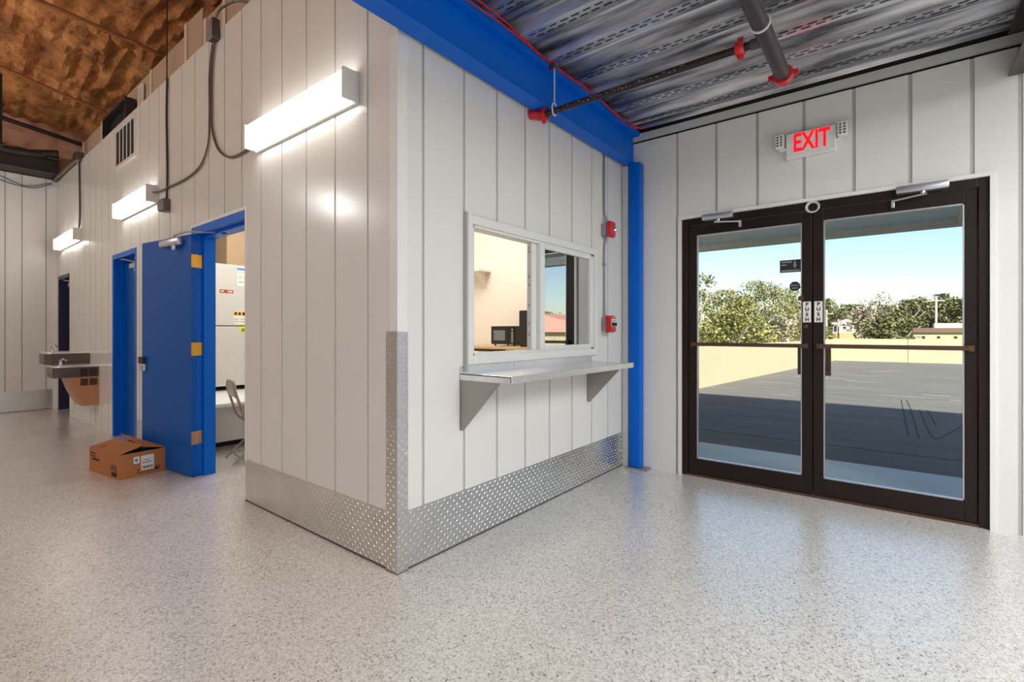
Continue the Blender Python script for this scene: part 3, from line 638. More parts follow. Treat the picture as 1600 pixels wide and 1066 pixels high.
# far dark doorway
D = struct(thing('door_4', None, None, (.05, 8.28, 0)), 'dark open doorway at the far end of the left wall')
mb = MB(); mb.box(-.003, .15, 8.64, 8.698, 0, 2.168); mb.box(.02, .15, 7.862, 7.90, 0, 2.168); mb.box(-.003, .15, 7.90, 8.64, 2.11, 2.168); mb.build('door_frame', M['shadedblue'], D)
mb = MB(); mb.box(.11, .15, 7.9, 8.64, .01, 2.11, b=.002); lf = mb.build('door_leaf', M['black'], D)  # black leaf colour stands for the shade in the recessed doorway
mb = MB(); mb.box(.05, .11, 8.0, 8.3, 1.98, 2.045, b=.012); cl = mb.build('door_closer', M['alu'], lf, smooth=True)
mb = MB(); mb.tube([(.07, 8.1, 2.05), (.0, 8.3, 2.09), (.06, 8.6, 2.1)], .008, 8); mb.build('closer_arm', M['alu'], cl)
# blue door at the right edge
D = struct(thing('door_5', None, None, (2.75, -3.16, 0)), 'blue door at the right edge of the photo')
mb = MB(); mb.box(L - .004, L + .15, -2.76, -2.70, 0, 2.2); mb.box(L - .004, L + .15, -3.62, -3.56, 0, 2.2); mb.box(L - .004, L + .15, -3.56, -2.76, 2.14, 2.2); mb.build('door_frame', M['bluedoor'], D)
mb = MB(); mb.box(L + .06, L + .105, -3.555, -2.765, .01, 2.135); mb.build('door_leaf', M['bluedoor'], D)

# ------------------------------------------------------------------ fire alarm pieces on the window wall
t = thing('alarm_strobe', 'red fire alarm strobe on the conduit near the blue column', 'alarm', (2.30, 0, 2.1))
mb = MB(); mb.box(2.235, 2.325, -.05, -.001, 2.115, 2.225, b=.004); mb.build('back_box', M['galv'], t)
mb = MB(); mb.box(2.225, 2.335, -.10, -.05, 2.10, 2.245, b=.022); mb.build('cover', M['red'], t, smooth=True)
mb = MB(); mb.lathe([(.018, 0), (.018, -.012), (.008, -.02)], (2.30, -.098, 2.165), 'y', 14); mb.build('strobe_lens', M['chrome'], t)
t = thing('pull_station', 'red fire alarm pull station below the strobe on the window wall', 'alarm', (2.29, 0, 1.28))
mb = MB(); mb.box(2.235, 2.325, -.05, -.001, 1.285, 1.39, b=.004); mb.build('back_box', M['galv'], t)
mb = MB(); mb.box(2.222, 2.335, -.085, -.05, 1.262, 1.412, b=.006); mb.build('body', M['red'], t)
mb = MB(); mb.box(2.23, 2.328, -.10, -.085, 1.27, 1.40, b=.003); mb.box(2.235, 2.323, -.1015, -.0995, 1.315, 1.38, 1); mb.box(2.24, 2.318, -.115, -.10, 1.32, 1.35, 2, b=.003); fc = mb.build('pull_handle', [M['red'], M['paper'], M['ink']], t)
text_on('FIRE', .02, (2.279, -.1025, 1.39), '-y', M['paper'], 'lettering', t, .0004)
text_on('PULL DOWN', .013, (2.279, -.1025, 1.364), '-y', M['ink'], 'lettering', t, .0004)
mb = MB(); mb.tube(smoothpath([(2.27, -.014, 2.86), (2.27, -.014, 2.5), (2.275, -.014, 2.33), (2.29, -.025, 2.27), (2.29, -.03, 2.22)]), .010, 8); tag(mb.build('conduit', M['galv'], smooth=True), 'grey conduit dropping from the blue beam to the alarm strobe', 'pipe')
mb = MB(); mb.tube(smoothpath([(2.28, -.025, 2.116), (2.28, -.02, 2.07), (2.275, -.014, 2.0), (2.275, -.014, 1.6), (2.275, -.016, 1.45), (2.28, -.025, 1.39)]), .008, 8); mb.box(2.255, 2.295, -.02, -.001, 1.86, 1.875); tag(mb.build('conduit', M['galv'], smooth=True), 'grey conduit between the strobe and the pull station', 'pipe')

# ------------------------------------------------------------------ sprinkler pipes
BX, BZ = 1.20, 2.80
t = thing('sprinkler_pipe', 'thin black sprinkler branch pipe running from the window wall to the thick pipe', 'pipe', (BX, -.8, BZ))
mb = MB(); mb.tube([(BX, -.10, BZ), (BX, -1.45, BZ)], .0215, 16)
y = -.16
while y > -1.1:
    w = rnd.uniform(.006, .02)
    for r_ in range(rnd.randint(1, 2)):
        an = rnd.uniform(2.95, 3.75); cxx = BX + .0216 * math.cos(an); czz = BZ + .0216 * math.sin(an)
        mb.box(cxx - .001, cxx + .001, y - w, y, czz - .0015, czz + .0015, 1)
    y -= w + rnd.uniform(.006, .03)
mb.build('pipe', [M['blackpipe'], M['decalgrey']], t, smooth=True)
mb = MB(); mb.tube(smoothpath([(BX, -.11, BZ), (BX, -.07, BZ), (BX - .02, -.035, BZ + .01), (BX - .03, -.004, BZ + .015)]), .034, 14); mb.lathe([(.042, 0), (.046, .012), (.046, .03), (.042, .042)], (BX, -.125, BZ), 'y', 18); mb.box(BX - .012, BX + .012, -.115, -.09, BZ - .062, BZ + .062, b=.004); mb.build('elbow_coupling', M['red'], t, smooth=True)
mb = MB(); mb.lathe([(.036, 0), (.042, .008), (.042, .036), (.036, .044)], (BX, -1.41, BZ), 'y', 18); mb.box(BX - .012, BX + .012, -1.405, -1.375, BZ - .058, BZ + .058, b=.004); mb.build('coupling', M['red'], t, smooth=True)
t = thing('pipe_hanger', 'pale rod and loop hanger holding the thin black pipe below the blue beam', 'hanger', (BX, -.19, 2.8))
mb = MB(); mb.tube([(BX, -.19, 2.865), (BX, -.19, 3.11)], .005, 8); mb.build('rod', M['hangerwhite'], t)
mb = MB(); c = [(BX + .028 * math.cos(a), -.19, BZ + .012 + .042 * math.sin(a)) for a in [2 * PI * q / 24 for q in range(24)]]; mb.tube(c, .006, 6, closed=True); mb.build('loop', M['hangerwhite'], t, smooth=True)
mb = MB(); mb.box(BX - .016, BX + .016, -.21, -.15, 3.098, 3.128, b=.003); mb.build('beam_clamp', M['ibox'], t)
t = thing('sprinkler_pipe', 'thick dark grey sprinkler main pipe crossing toward the glass doors', 'pipe', (.4, -1.52, BZ))
mb = MB(); mb.tube([(-3.2, -1.52, BZ), (1.66, -1.52, BZ)], .041, 20); mb.build('pipe', M['mainpipe'], t, smooth=True)
mb = MB(); mb.tube([(BX, -1.52, BZ), (BX, -1.44, BZ)], .028, 14); mb.build('outlet', M['mainpipe'], t, smooth=True)
mb = MB(); mb.lathe([(.05, 0), (.058, .008), (.058, .042), (.05, .05)], (1.63, -1.52, BZ), 'x', 22); mb.box(1.64, 1.668, -1.60, -1.44, BZ - .016, BZ + .016, b=.005); mb.lathe([(.045, 0), (.045, .02), (.03, .03)], (1.68, -1.52, BZ), 'x', 20); mb.build('end_coupling', M['red'], t, smooth=True)
t = thing('pipe_hanger', 'white band hanger around the thick sprinkler pipe', 'hanger', (1.0, -1.52, BZ))
mb = MB(); c = [(1.03, -1.52 + .044 * math.cos(a), BZ + .044 * math.sin(a)) for a in [2 * PI * q / 28 for q in range(28)]]; mb.tube(c, .006, 6, closed=True); mb.build('band', M['hangerwhite'], t, smooth=True)
mb = MB(); mb.tube([(1.03, -1.52, BZ + .045), (1.03, -1.52, DZ + .02)], .005, 8); mb.build('rod', M['hangerwhite'], t)
for q, (dy, dz, ds) in enumerate(((0, 0, 'red wire along the blue beam top, the strand nearer the beam'), (.02, .004, 'red wire along the blue beam top, the strand nearer the deck'))):
    pts = []
    for k in range(14):
        x = -.9 + k * .255; pts.append((x, -.175 - .018 * math.sin(k * 1.3 + q) - dy * .6, 3.128 + .012 * math.sin(k * .9 + 2 * q) + dz))
    pts += [(2.56, -.22, 3.12), (2.60, -.28, 3.135)]
    cable('alarm_wire', ds, pts, .0045, M['redwire'], 'wire')

# ------------------------------------------------------------------ drinking fountain
t = thing('drinking_fountain', 'two level wall drinking fountain with grey basins and a tan lower casing', 'drinking fountain', (0, 6.55, .32))
def basin(ya, yb, z0, z1, out):
    mb = MB(); r = .06; poly = []
    c0 = [(0, ya), (-out + r, ya)]
    for a in range(7):
        w = -PI / 2 - a * PI / 12; poly.append((-out + r + r * math.cos(w), ya + r + r * math.sin(w)))
    for a in range(7):
        w = PI - a * PI / 12; poly.append((-out + r + r * math.cos(w), yb - r + r * math.sin(w)))
    P = [(-.001, ya)] + poly + [(-.001, yb)]
    mb.prism([(x, y, z0) for x, y in P], (0, 0, z1 - z0)); b = mb.build('basin', M['fountaingrey'], t)
    mb = MB(); Q = [(min(-.0015, x * 1.01), ya - .003 + (y - ya) * (yb - ya + .006) / (yb - ya)) for x, y in P]
    mb.prism([(x, y, z1) for x, y in Q], (0, 0, .022)); mb.build('basin_top', M['steel'], b)
    mb = MB(); mb.lathe([(.018, 0), (.018, .03), (.012, .045), (.02, .06), (.008, .07)], (-out + .12, yb - .12, z1 + .02), 'z', 12); mb.tube([(-out + .12, yb - .12, z1 + .07), (-out + .14, yb - .16, z1 + .10), (-out + .16, yb - .2, z1 + .08)], .012, 8); mb.build('bubbler', M['chrome'], b, smooth=True)
    return b
basin(6.095, 6.55, .69, .82, .44); basin(6.57, 7.03, .84, .98, .45)
mb = MB(); mb.prism([(-.001, 6.10, .32), (-.165, 6.10, .32), (-.25, 6.10, .50), (-.31, 6.10, .69), (-.001, 6.10, .69)], (0, .44, 0)); cs = mb.build('casing', M['fountaintan'], t)
for (xa, xb) in ((-.095, -.02), (-.185, -.11)):
    for (za, zb) in ((.585, .675), (.705, .80)):
        mb = MB()
        for q in range(6): mb.box(xa, xb, 6.092, 6.0985, za + (zb - za) * q / 6, za + (zb - za) * (q + .6) / 6)
        mb.build('grille', M['dark'], cs)
mb = MB(); mb.prism([(-.001, 6.575, .60), (-.12, 6.575, .62), (-.25, 6.575, .84), (-.001, 6.575, .84)], (0, .43, 0)); mb.build('casing', M['fountaingrey'], t)

# ------------------------------------------------------------------ cardboard box
c = Vector((-.46, 3.148, 0)); l = Vector((-.538, 3.755, 0)); e1 = (l - c).normalized(); e2 = Vector((e1.y, -e1.x, 0)); BL, BW, BH = .605, .365, .212
XB = Matrix(((e2.x, e1.x, 0, c.x), (e2.y, e1.y, 0, c.y), (0, 0, 1, 0), (0, 0, 0, 1)))   # u across front (right), v back along the left side
t = thing('cardboard_box', 'brown cardboard box with loose flaps on the floor against the open blue door', 'box', (c.x + .15, c.y + .3, 0))
mb = MB(XB); th = .005
mb.box(0, BW, 0, th, .001, BH); mb.box(0, BW, BL - th, BL, .001, BH); mb.box(0, th, th, BL - th, .001, BH); mb.box(BW - th, BW, th, BL - th, .001, BH); mb.box(th, BW - th, th, BL - th, .001, .006, 1)
CARTON = mb
def flap(a, b_, cc, d, nm='flap'):
    mb = MB(XB); a, b_, cc, d = map(Vector, (a, b_, cc, d)); n = (b_ - a).cross(d - a).normalized() * .004
    if n.z < 0: n = -n
    mb.prism([a, b_, cc, d], n); mb.build(nm, M['card'], t)
flap((0, 0, BH), (0, BL, BH), (.19, BL - .01, BH + .045), (.19, .005, BH + .05))
flap((BW, 0, BH), (BW, BL, BH), (BW - .14, BL - .02, BH + .085), (BW - .17, .06, BH + .028))
flap((0.01, BL, BH), (BW - .01, BL, BH), (BW - .04, BL - .16, BH + .03), (.04, BL - .16, BH + .02))
flap((0.02, .006, BH - .004), (BW - .02, .006, BH - .004), (BW - .05, .15, BH - .05), (.05, .15, BH - .05))
mb = MB(XB); mb.box(.165, .265, -.001, 0, .045, .175)
for q in range(14): mb.box(.175 + q * .0058, .175 + q * .0058 + rnd.uniform(.002, .0045), -.0015, -.0005, .06, .082, 1)
for q in range(12): mb.box(.175 + q * .0065, .175 + q * .0065 + rnd.uniform(.003, .005), -.0015, -.0005, .108, .118, 1)
for q in range(7): mb.box(.18 + q * .008, .185 + q * .008, -.0015, -.0005, .132, .14, 2)
mbs = mb
mb.build('shipping_label', [M['paper'], M['ink'], M['greyink']], t)
mb = MB(XB); mb.box(.11, .155, -.001, 0, .115, .175); mb.box(.12, .142, -.0015, -.0005, .132, .155, 1); mb.build('sticker', [M['paper'], M['bluelabel']], t)
mb = CARTON
for (z0_, n_, h_, v0) in ((.165, 6, .012, .42), (.14, 6, .012, .41), (.108, 8, .022, .38)):
    for q in range(n_): mb.box(-.0008, 0, v0 + .17 - q * .021, v0 + .17 - q * .021 - .016, z0_, z0_ + h_, 2)
for q in range(6): mb.box(-.0008, 0, .03, .03 + rnd.uniform(.1, .14), .115 - q * .009, .119 - q * .009, 2)
mb.box(-.0008, 0, .03, .135, .02, .058, 2)
for (a, b_, z0_, z1_) in ((.14, .31, .026, .03), (.14, .31, .058, .062), (.14, .145, .026, .062), (.305, .31, .026, .062), (.27, .298, .034, .054)): mb.box(a, b_, -.0008, 0, z0_, z1_, 2)
mb.build('carton', [M['card'], M['cardin'], M['ink']], t)

# ------------------------------------------------------------------ office behind the service window
mb = MB(); mb.box(4.4, 4.5, .1, 5.0, 0, 4.0); mb.box(2.8, 4.4, .1, .2, 0, 4.0); mb.box(1.5, 4.5, 5.0, 5.1, 0, 4.0); mb.box(1.42, 1.5, 1.75, 5.1, 0, 4.0); mb.box(.1, 1.5, 1.68, 1.75, 0, 4.0); mb.box(1.5, 4.4, .2, 5.0, 3.9, 4.0); mb.box(.1, 1.5, .1, 1.68, 3.9, 4.0); mb.box(.11, 2.8, .1, .12, 2.0, 3.9)
struct(mb.build('wall_office', M['cream']))
t = thing('counter', 'light wood counter top seen through the open half of the service window', 'counter', (4.1, 2.2, 0))
mb = MB(); mb.box(3.65, 4.38, .5, 3.4, 1.02, 1.06, b=.004); mb.build('counter_top', M['wood'], t); mb = MB(); mb.box(3.85, 4.36, .5, 2.55, 0, 1.02); mb.build('cabinet_base', M['white'], t); mb = MB(); mb.box(3.70, 4.36, 2.4, 3.0, .985, 1.02); mb.build('dark_edge', M['black'], t)
t = thing('microwave', 'black microwave with a grey window on the counter behind the service window', 'microwave', (4.1, 2.5, 1.06))
mb = MB(); mb.box(3.9, 4.3, 2.27, 2.715, 1.085, 1.352, b=.006); [mb.lathe([(.015, 0), (.015, .026)], (x, y, 1.06), 'z', 8) for x in (3.94, 4.24) for y in (2.31, 2.67)]; mb.build('casing', M['black'], t)
mb = MB(); mb.box(3.888, 3.9, 2.38, 2.712, 1.09, 1.348, b=.003); mb.box(3.885, 3.889, 2.44, 2.66, 1.14, 1.29, 1); mb.build('door', [M['black'], M['screen']], t)
mb = MB(); mb.box(3.888, 3.9, 2.275, 2.375, 1.09, 1.348, b=.003); mb.box(3.885, 3.889, 2.285, 2.325, 1.11, 1.27, 1); mb.lathe([(.012, 0), (.012, -.005)], (3.888, 2.305, 1.30), 'x', 10, 2); mb.build('control_panel', [M['black'], M['screen'], M['chrome']], t)
t = thing('speaker_cabinet', 'tall black upright cabinet standing right of the microwave', 'cabinet', (4.0, 2.07, 1.06))
mb = MB(); mb.box(3.66, 3.95, 1.79, 2.01, 1.072, 1.56, b=.008); mb.build('body', M['black'], t); mb = MB(); mb.box(3.68, 3.93, 1.80, 2.0, 1.06, 1.073); mb.build('base', M['black'], t)
t = thing('wall_shelf', 'small cream wall shelf seen at the left of the open service window', 'shelf', (4.3, 3.4, 2.2))
mb = MB(); mb.box(4.1, 4.4, 3.15, 4.3, 2.24, 2.27); mb.build('board', M['cream'], t); mb = MB(); mb.prism([(4.399, 3.25, 1.98), (4.399, 3.25, 2.24), (4.12, 3.25, 2.24)], (0, .03, 0)); mb.build('bracket', M['cream'], t)
t = thing('key_rack', 'dark wall rack behind the right pane of the service window', 'rack', (4.38, .9, 1.3))
mb = MB(); mb.box(4.36, 4.395, .55, .85, 1.75, 1.98, b=.004); mb.build('header', M['duct'], t); mb = MB(); [mb.box(4.34, 4.39, .56, .66, 1.2 + .05 * q, 1.23 + .05 * q) for q in range(11)]; mb.build('clips', M['duct'], t)

# ------------------------------------------------------------------ plant room behind the open door
mb = MB(); mb.box(.1, 1.42, 5.4, 5.5, 0, 3.6); mb.box(.1, 1.42, 1.75, 5.4, 3.5, 3.6); mb.box(1.40, 1.42, 1.75, 5.5, 0, 3.5)
M['plaster'] = mat('rough_white_plaster', (222, 216, 206), .9, bump=1, bscale=14, var=.08, vscale=9)
struct(mb.build('wall_plant_room', M['plaster']))
mb = MB(); mb.box(.16, .22, 7.7, 8.8, 0, 3.0); struct(mb.build('wall_backing', M['dark']))  # near-black sheet in place of the unlit room behind the far doorway
t = thing('air_handler', 'tall grey air handling unit with warning stickers inside the open doorway', 'air handler', (.9, 4.6, .5))
mb = MB(); mb.box(.15, 1.38, 4.40, 5.1, .60, 1.335, b=.006); mb.box(.15, 1.38, 4.40, 5.1, 1.345, 2.10, b=.006); mb.build('cabinet', M['hvac'], t)
def lab(nm, x0, x1, z0, z1, ms, marks):
    mb = MB(); y = 4.399; mb.box(x0, x1, y - .0015, y, z0, z1)
    for (a, b_, c_, d_, k_) in marks: mb.box(x0 + (x1 - x0) * a, x0 + (x1 - x0) * b_, y - .0025, y - .001, z0 + (z1 - z0) * c_, z0 + (z1 - z0) * d_, k_)
    mb.build(nm, ms, t)
lab('brand_plate', .80, .955, 1.745, 1.785, [M['orange'], M['paper']], [(.08, .3, .3, .7, 1), (.6, .68, .25, .75, 1), (.7, .78, .25, .6, 1), (.8, .9, .25, .7, 1)])
lab('instruction_label', 1.0, 1.12, 1.84, 2.08, [M['paper'], M['bluelabel'], M['amber'], M['greyink']], [(0, 1, .83, .95, 1), (.1, .3, .70, .76, 2), (.45, .65, .70, .76, 2), (.1, .45, .42, .44, 3), (.1, .45, .5, .52, 3), (.55, .9, .42, .44, 3), (.1, .9, .2, .23, 3), (.7, .95, .03, .07, 3)])
lab('warning_label', .96, 1.10, 1.36, 1.52, [M['paper'], M['amber'], M['ink']], [(0, 1, .68, 1, 1), (.08, .26, .74, .94, 2), (.4, .58, .74, .94, 2), (.74, .92, .74, .94, 2), (.05, .42, .4, .43, 2), (.05, .42, .2, .23, 2), (.55, .95, .4, .43, 2), (.55, .95, .2, .23, 2)])
lab('sticker', 1.03, 1.10, 1.255, 1.335, [M['yellow'], M['field']], [(.25, .85, .2, .7, 1)])
mb = MB(); mb.box(.92, 1.30, 4.5, 5.0, 2.10, 3.0, b=.01); tag(mb.build('supply_duct', mat('duct_wrap', (168, 142, 112), .7, var=.05)), 'tan wrapped duct rising from the air handling unit', 'duct')
t = thing('plenum_bench', 'low white platform with a rounded lip under the air handling unit', 'platform', (.8, 4.2, 0))
mb = MB(); mb.box(.15, 1.38, 3.28, 5.15, .50, .545, b=.012); mb.box(.5, .507, 3.275, 3.282, .5, .545, 1); mb.build('top', [M['white'], M['greyink']], t, smooth=True); mb = MB(); mb.box(.15, 1.38, 3.75, 5.15, .06, .50); mb.build('skirt', M['white'], t); mb = MB(); mb.box(.17, 1.36, 3.80, 5.1, 0, .06); mb.build('base', M['dark'], t)
t = thing('countertop_appliance', 'small white appliance with an arched back plate on the white platform', 'appliance', (.40, 4.1, .545))
mb = MB(); mb.lathe([(.09, 0), (.10, .01), (.10, .03), (.08, .045)], (.44, 4.1, .545), 'z', 20); mb.build('base', M['white'], t, smooth=True)
poly = [(-.09, 0)] + [(-.09 + .04 - .04 * math.cos(a * PI / 12), .20 + .04 * math.sin(a * PI / 12)) for a in range(7)] + [(.09 - .04 + .04 * math.sin(a * PI / 12), .20 + .04 * math.cos(a * PI / 12)) for a in range(7)] + [(.09, 0)]
mb = MB(); mb.prism([(.42 + u, 4.16, .585 + w) for u, w in poly], (0, .02, 0)); mb.build('back_plate', M['hvac'], t)
mb = MB(); mb.lathe([(.022, 0), (.026, -.02), (.01, -.03)], (.36, 4.16, .65), 'y', 12); mb.build('knob', M['black'], t); mb = MB(); mb.box(.36, .46, 4.15, 4.16, .74, .75); mb.build('handle', M['black'], t)
# folding chair
t = thing('folding_chair', 'beige steel folding chair with a maroon seat inside the open doorway', 'chair', (.62, 3.05, 0))
XC = Matrix.Translation((.66, 2.96, 0)) @ Matrix.Rotation(math.radians(78), 4, 'Z')   # chair faces local -y
mb = MB(XC); mb.box(-.2, .2, -.2, .19, .42, .435, b=.005); mb.box(-.2, .2, -.2, .19, .405, .42); mb.build('seat_pan', M['chair'], t)
mb = MB(XC); mb.box(-.18, .18, -.18, .16, .435, .46, b=.012); mb.build('cushion', M['maroon'], t, smooth=True)
mb = MB(XC); top = [(-.2, .20, .44), (-.2, .27, .66)] + [(-.2 + .07 - .07 * math.cos(a * PI / 8), .285, .72 + .07 * math.sin(a * PI / 8)) for a in range(5)] + [(.13 + .07 * math.sin(a * PI / 8), .285, .72 + .07 * math.cos(a * PI / 8)) for a in range(5)] + [(.2, .27, .66), (.2, .20, .44)]
mb.tube(top, .012, 8); mb.build('back_frame', M['chair'], t, smooth=True)
mb = MB(XC); mb.prism([(-.185, .268, .64), (.185, .268, .64), (.185, .288, .74), (.12, .29, .785), (-.12, .29, .785), (-.185, .288, .74)], (0, .006, 0)); mb.build('backrest', M['chair'], t)
for s in (-1, 1):
    mb = MB(XC); mb.tube([(s * .2, .20, .44), (s * .2, -.04, .22), (s * .2, -.26, .01)], .012, 8); mb.build('leg', M['chair'], t, smooth=True)
    mb = MB(XC); mb.tube([(s * .18, -.12, .42), (s * .18, .30, .01)], .011, 8); mb.build('leg', M['chair'], t, smooth=True)
mb = MB(XC); mb.tube([(-.18, .24, .07), (.18, .24, .07)], .009, 8); mb.build('stretcher', M['chair'], t)

# ------------------------------------------------------------------ outside
mb = MB(); mb.box(L + .15, 4.12, -14, .1, -.1, -.004); o = struct(mb.build('ground_walk', M['concrete']))
mb = MB(); mb.box(4.12, 24.6, -60, 3.2, -.2, -.012); struct(mb.build('ground_lot', M['asphalt']))
mb = MB(); mb.box(4.9, 4.92, -14, 1.6, -.0125, -.010); mb.box(4.9, 4.901, -14, -13.9, -.013, -.012)
P2 = [[(10.1, -2.12), (8.65, -2.136), (7.2, -2.15), (6.145, -2.164)], [(10.1, -2.2), (8.73, -2.235), (7.2, -2.25), (6.04, -2.265)], [(8.73, -2.348), (7.2, -2.365), (6.2, -2.39), (6.1, -2.43), (6.3, -2.5), (7.47, -2.777)], [(8.73, -2.451), (7.23, -2.474)]]
for p in P2: mb.tube(smoothpath([(x, y, -.0135 + .0) for x, y in p]), .009, 6)
tag(mb.build('tyre_marks', M['tyre']), 'dark tyre marks on the shaded asphalt', 'marking', None, 'stuff')
mb = MB()
for q in range(26):
    x = rnd.uniform(9.2, 19); y = rnd.uniform(-6, .2); mb.box(x, x + rnd.uniform(.02, .05), y, y + rnd.uniform(.2, .9), -.013, -.0108)
tag(mb.build('sand_streaks', M['sand']), 'pale sand streaks on the sunlit asphalt', 'sand', None, 'stuff')
def yard_wall(p, q, h, label, step):
    mb = MB(); p, q = Vector(p), Vector(q); d = (q - p).normalized(); n = Vector((d.y, -d.x)) * .1; ln = (q - p).length
    k = max(1, round(ln / step))
    for i in range(k):
        a = p + d * (ln * i / k + .012); b_ = p + d * (ln * (i + 1) / k - .012)
        mb.prism([(a.x, a.y, -.1), (b_.x, b_.y, -.1), ((b_ + n).x, (b_ + n).y, -.1), ((a + n).x, (a + n).y, -.1)], (0, 0, h + .1))
    a, b_ = p + n * .2, q + n * .2; mb.prism([(a.x, a.y, -.1), (b_.x, b_.y, -.1), (b_.x + n.x * .6, b_.y + n.y * .6, -.1), (a.x + n.x * .6, a.y + n.y * .6, -.1)], (0, 0, h + .08))
    return tag(mb.build('yard_wall', M['yellowwall']), label, 'wall')
yard_wall((4.65, 1.98), (24.3, .2), .93, 'pale yellow low wall along the left side of the parking lot', 30)
yard_wall((24.4, .2), (27.5, -60), .96, 'pale yellow low wall across the back of the parking lot', 2.62)
mb = MB(); mb.box(-200, 400, -300, 300, -2.7, -2.5); struct(mb.build('ground_field', M['field']))
# canopy
t = struct(thing('canopy', None, None, (4, -1, 2.4)), 'flat entrance canopy outside above the glass doors')
mb = MB(); mb.box(L + .172, 5.0, -2.53, .09, 2.41, 2.55); mb.build('soffit', M['soffit'], t)
mb = MB(); mb.box(5.0, 5.12, -2.66, .7, 2.345, 2.75); mb.build('fascia', M['stucco'], t)
mb = MB(); mb.box(L + .172, 5.0, -2.66, -2.53, 2.345, 2.75); mb.build('side_fascia', M['stucco'], t)

# trees ------------------------------------------------------------------------
def tree(name, label, x, y, h, w, lm, n=1800, leaf=.24, trunk=True, base=-2.5, group='trees beyond the parking lot', dead=False, low=.12):
    t = thing(name, label, 'tree', (x, y, base), group)
    H = h - base; r = random.Random(int(x * 10 + y * 7)); mb = MB(); n = int(n * 1.9); leaf *= .68
    lumps = []
    for k in range(34):
        a = r.uniform(0, 2 * PI); zz = r.random() ** .8; rad = w * .5 * math.sqrt(max(.05, 1 - (2 * zz - .75) ** 2 * .62)) * math.sqrt(r.random())
        lumps.append((x + rad * math.cos(a), y + rad * math.sin(a), base + H * (low + (1 - low) * zz) - w * .06, w * r.uniform(.10, .19)))
    for k in range(n):
        c = lumps[r.randrange(len(lumps))]; d = Vector((r.gauss(0, 1), r.gauss(0, 1), r.gauss(0, 1))).normalized() * c[3] * r.uniform(.55, 1.1)
        p = Vector(c[:3]) + d; p.z = min(p.z, h + r.uniform(-.3, .15)); u = Vector((r.gauss(0, 1), r.gauss(0, 1), r.gauss(0, .6))).normalized() * leaf * r.uniform(.5, 1); v = u.cross(d if d.length > 0 else Vector((0, 0, 1))).normalized() * leaf * r.uniform(.3, .7)
        mb.add([p - u, p + v, p + u, p - v], [(0, 1, 2, 3)])
    mb.build('crown', lm, t)
    mb = MB(); mb.tube([(x, y, base), (x + .1, y, base + H * .35), (x - .1, y + .1, base + H * .75)], [w * .03, w * .024, w * .01], 8)
    for k in range(7 if dead else 4):
        a = r.uniform(0, 2 * PI); z0_ = base + H * r.uniform(.3, .6); rad = w * r.uniform(.2, .42)
        mb.tube([(x, y, z0_), (x + rad * .5 * math.cos(a), y + rad * .5 * math.sin(a), z0_ + H * .14), (x + rad * math.cos(a), y + rad * math.sin(a), min(h, z0_ + H * .38))], [w * .017, w * .012, w * .004], 6)
    mb.build('trunk', M['bark'], t)
    return t
tree('oak_tree', 'thin tree rising at the far left edge of the left glass door', 50.0, 13.86, 7.2, 4.0, M['leafA'], 700, .3)
tree('oak_tree', 'green bushy tree left of the highest tree in the left glass door', 56.3, 12.9, 5.9, 7.5, M['leafA'], 3000)
tree('oak_tree', 'highest green tree in the left glass door', 61.0, 11.2, 7.2, 8.5, M['leafA'], 3600)
tree('oak_tree', 'green tree just right of the highest one in the left glass door', 69, 8.4, 6.76, 7, M['leafA'], 2600)
tree('oak_tree', 'low green tree beside the middle door stiles in the left glass door', 78, 7.9, 5.44, 7, M['leafB'], 2600)
tree('oak_tree', 'front shrub tree rising just behind the left yard wall', 44, 9.2, 3.1, 7.5, M['leafA'], 2600, .28)
tree('oak_tree', 'grey green shrub tree behind the left yard wall near the door stile', 51, 7.0, 2.8, 4.5, M['leafC'], 1500, .28)
tree('oak_tree', 'green tree at the left edge of the right glass door', 126, 10.6, 8.6, 10, M['leafB'], 2600, .5)
tree('oak_tree', 'low bright green bush at the left edge of the right glass door', 70, 6.1, 2.9, 3.4, M['leafA'], 1500, .35)
tree('dead_tree', 'tall bare pale tree hung with grey moss in the right glass door', 88, .9, 7.2, 7.5, M['leafC'], 800, .4, dead=True)
tree('oak_tree', 'grey leafless looking tree just left of the bare pale tree', 88, 2.1, 5.0, 3.0, M['leafC'], 700, .4, dead=True)
tree('oak_tree', 'dark green tree just right of the bare pale tree', 98, -2.45, 5.4, 8.5, M['leafB'], 3000, .42)
tree('oak_tree', 'green tree in front below the bare pale tree', 55, -1.49, 2.94, 4.8, M['leafB'], 2400, .28)
tree('oak_tree', 'dark green tree in the middle of the tree line in the right glass door', 120, -4.7, 7.4, 11, M['leafB'], 3200, .46)
tree('oak_tree', 'dark green round tree left of the utility pole', 104, -7.2, 7.3, 8.5, M['leafB'], 3000, .46)
tree('oak_tree', 'dark green tree at the right edge of the right glass door', 95, -10.5, 6.1, 8, M['leafB'], 3000, .46)
tree('oak_tree', 'tall tree far behind the white house', 150, 6.8, 8.2, 10, M['leafB'], 2400, .5)
for q, (x, y, h_, w_) in enumerate(((168, -.27, 8.5, 11), (140, -15, 7.9, 12), (84, 17, 6.8, 9))):
    tree('oak_tree', ['distant tree filling the gap behind the bare pale tree', 'distant tree behind the utility pole', 'distant tree behind the highest left tree'][q], x, y, h_, w_, M['leafB'], 2600, .5)
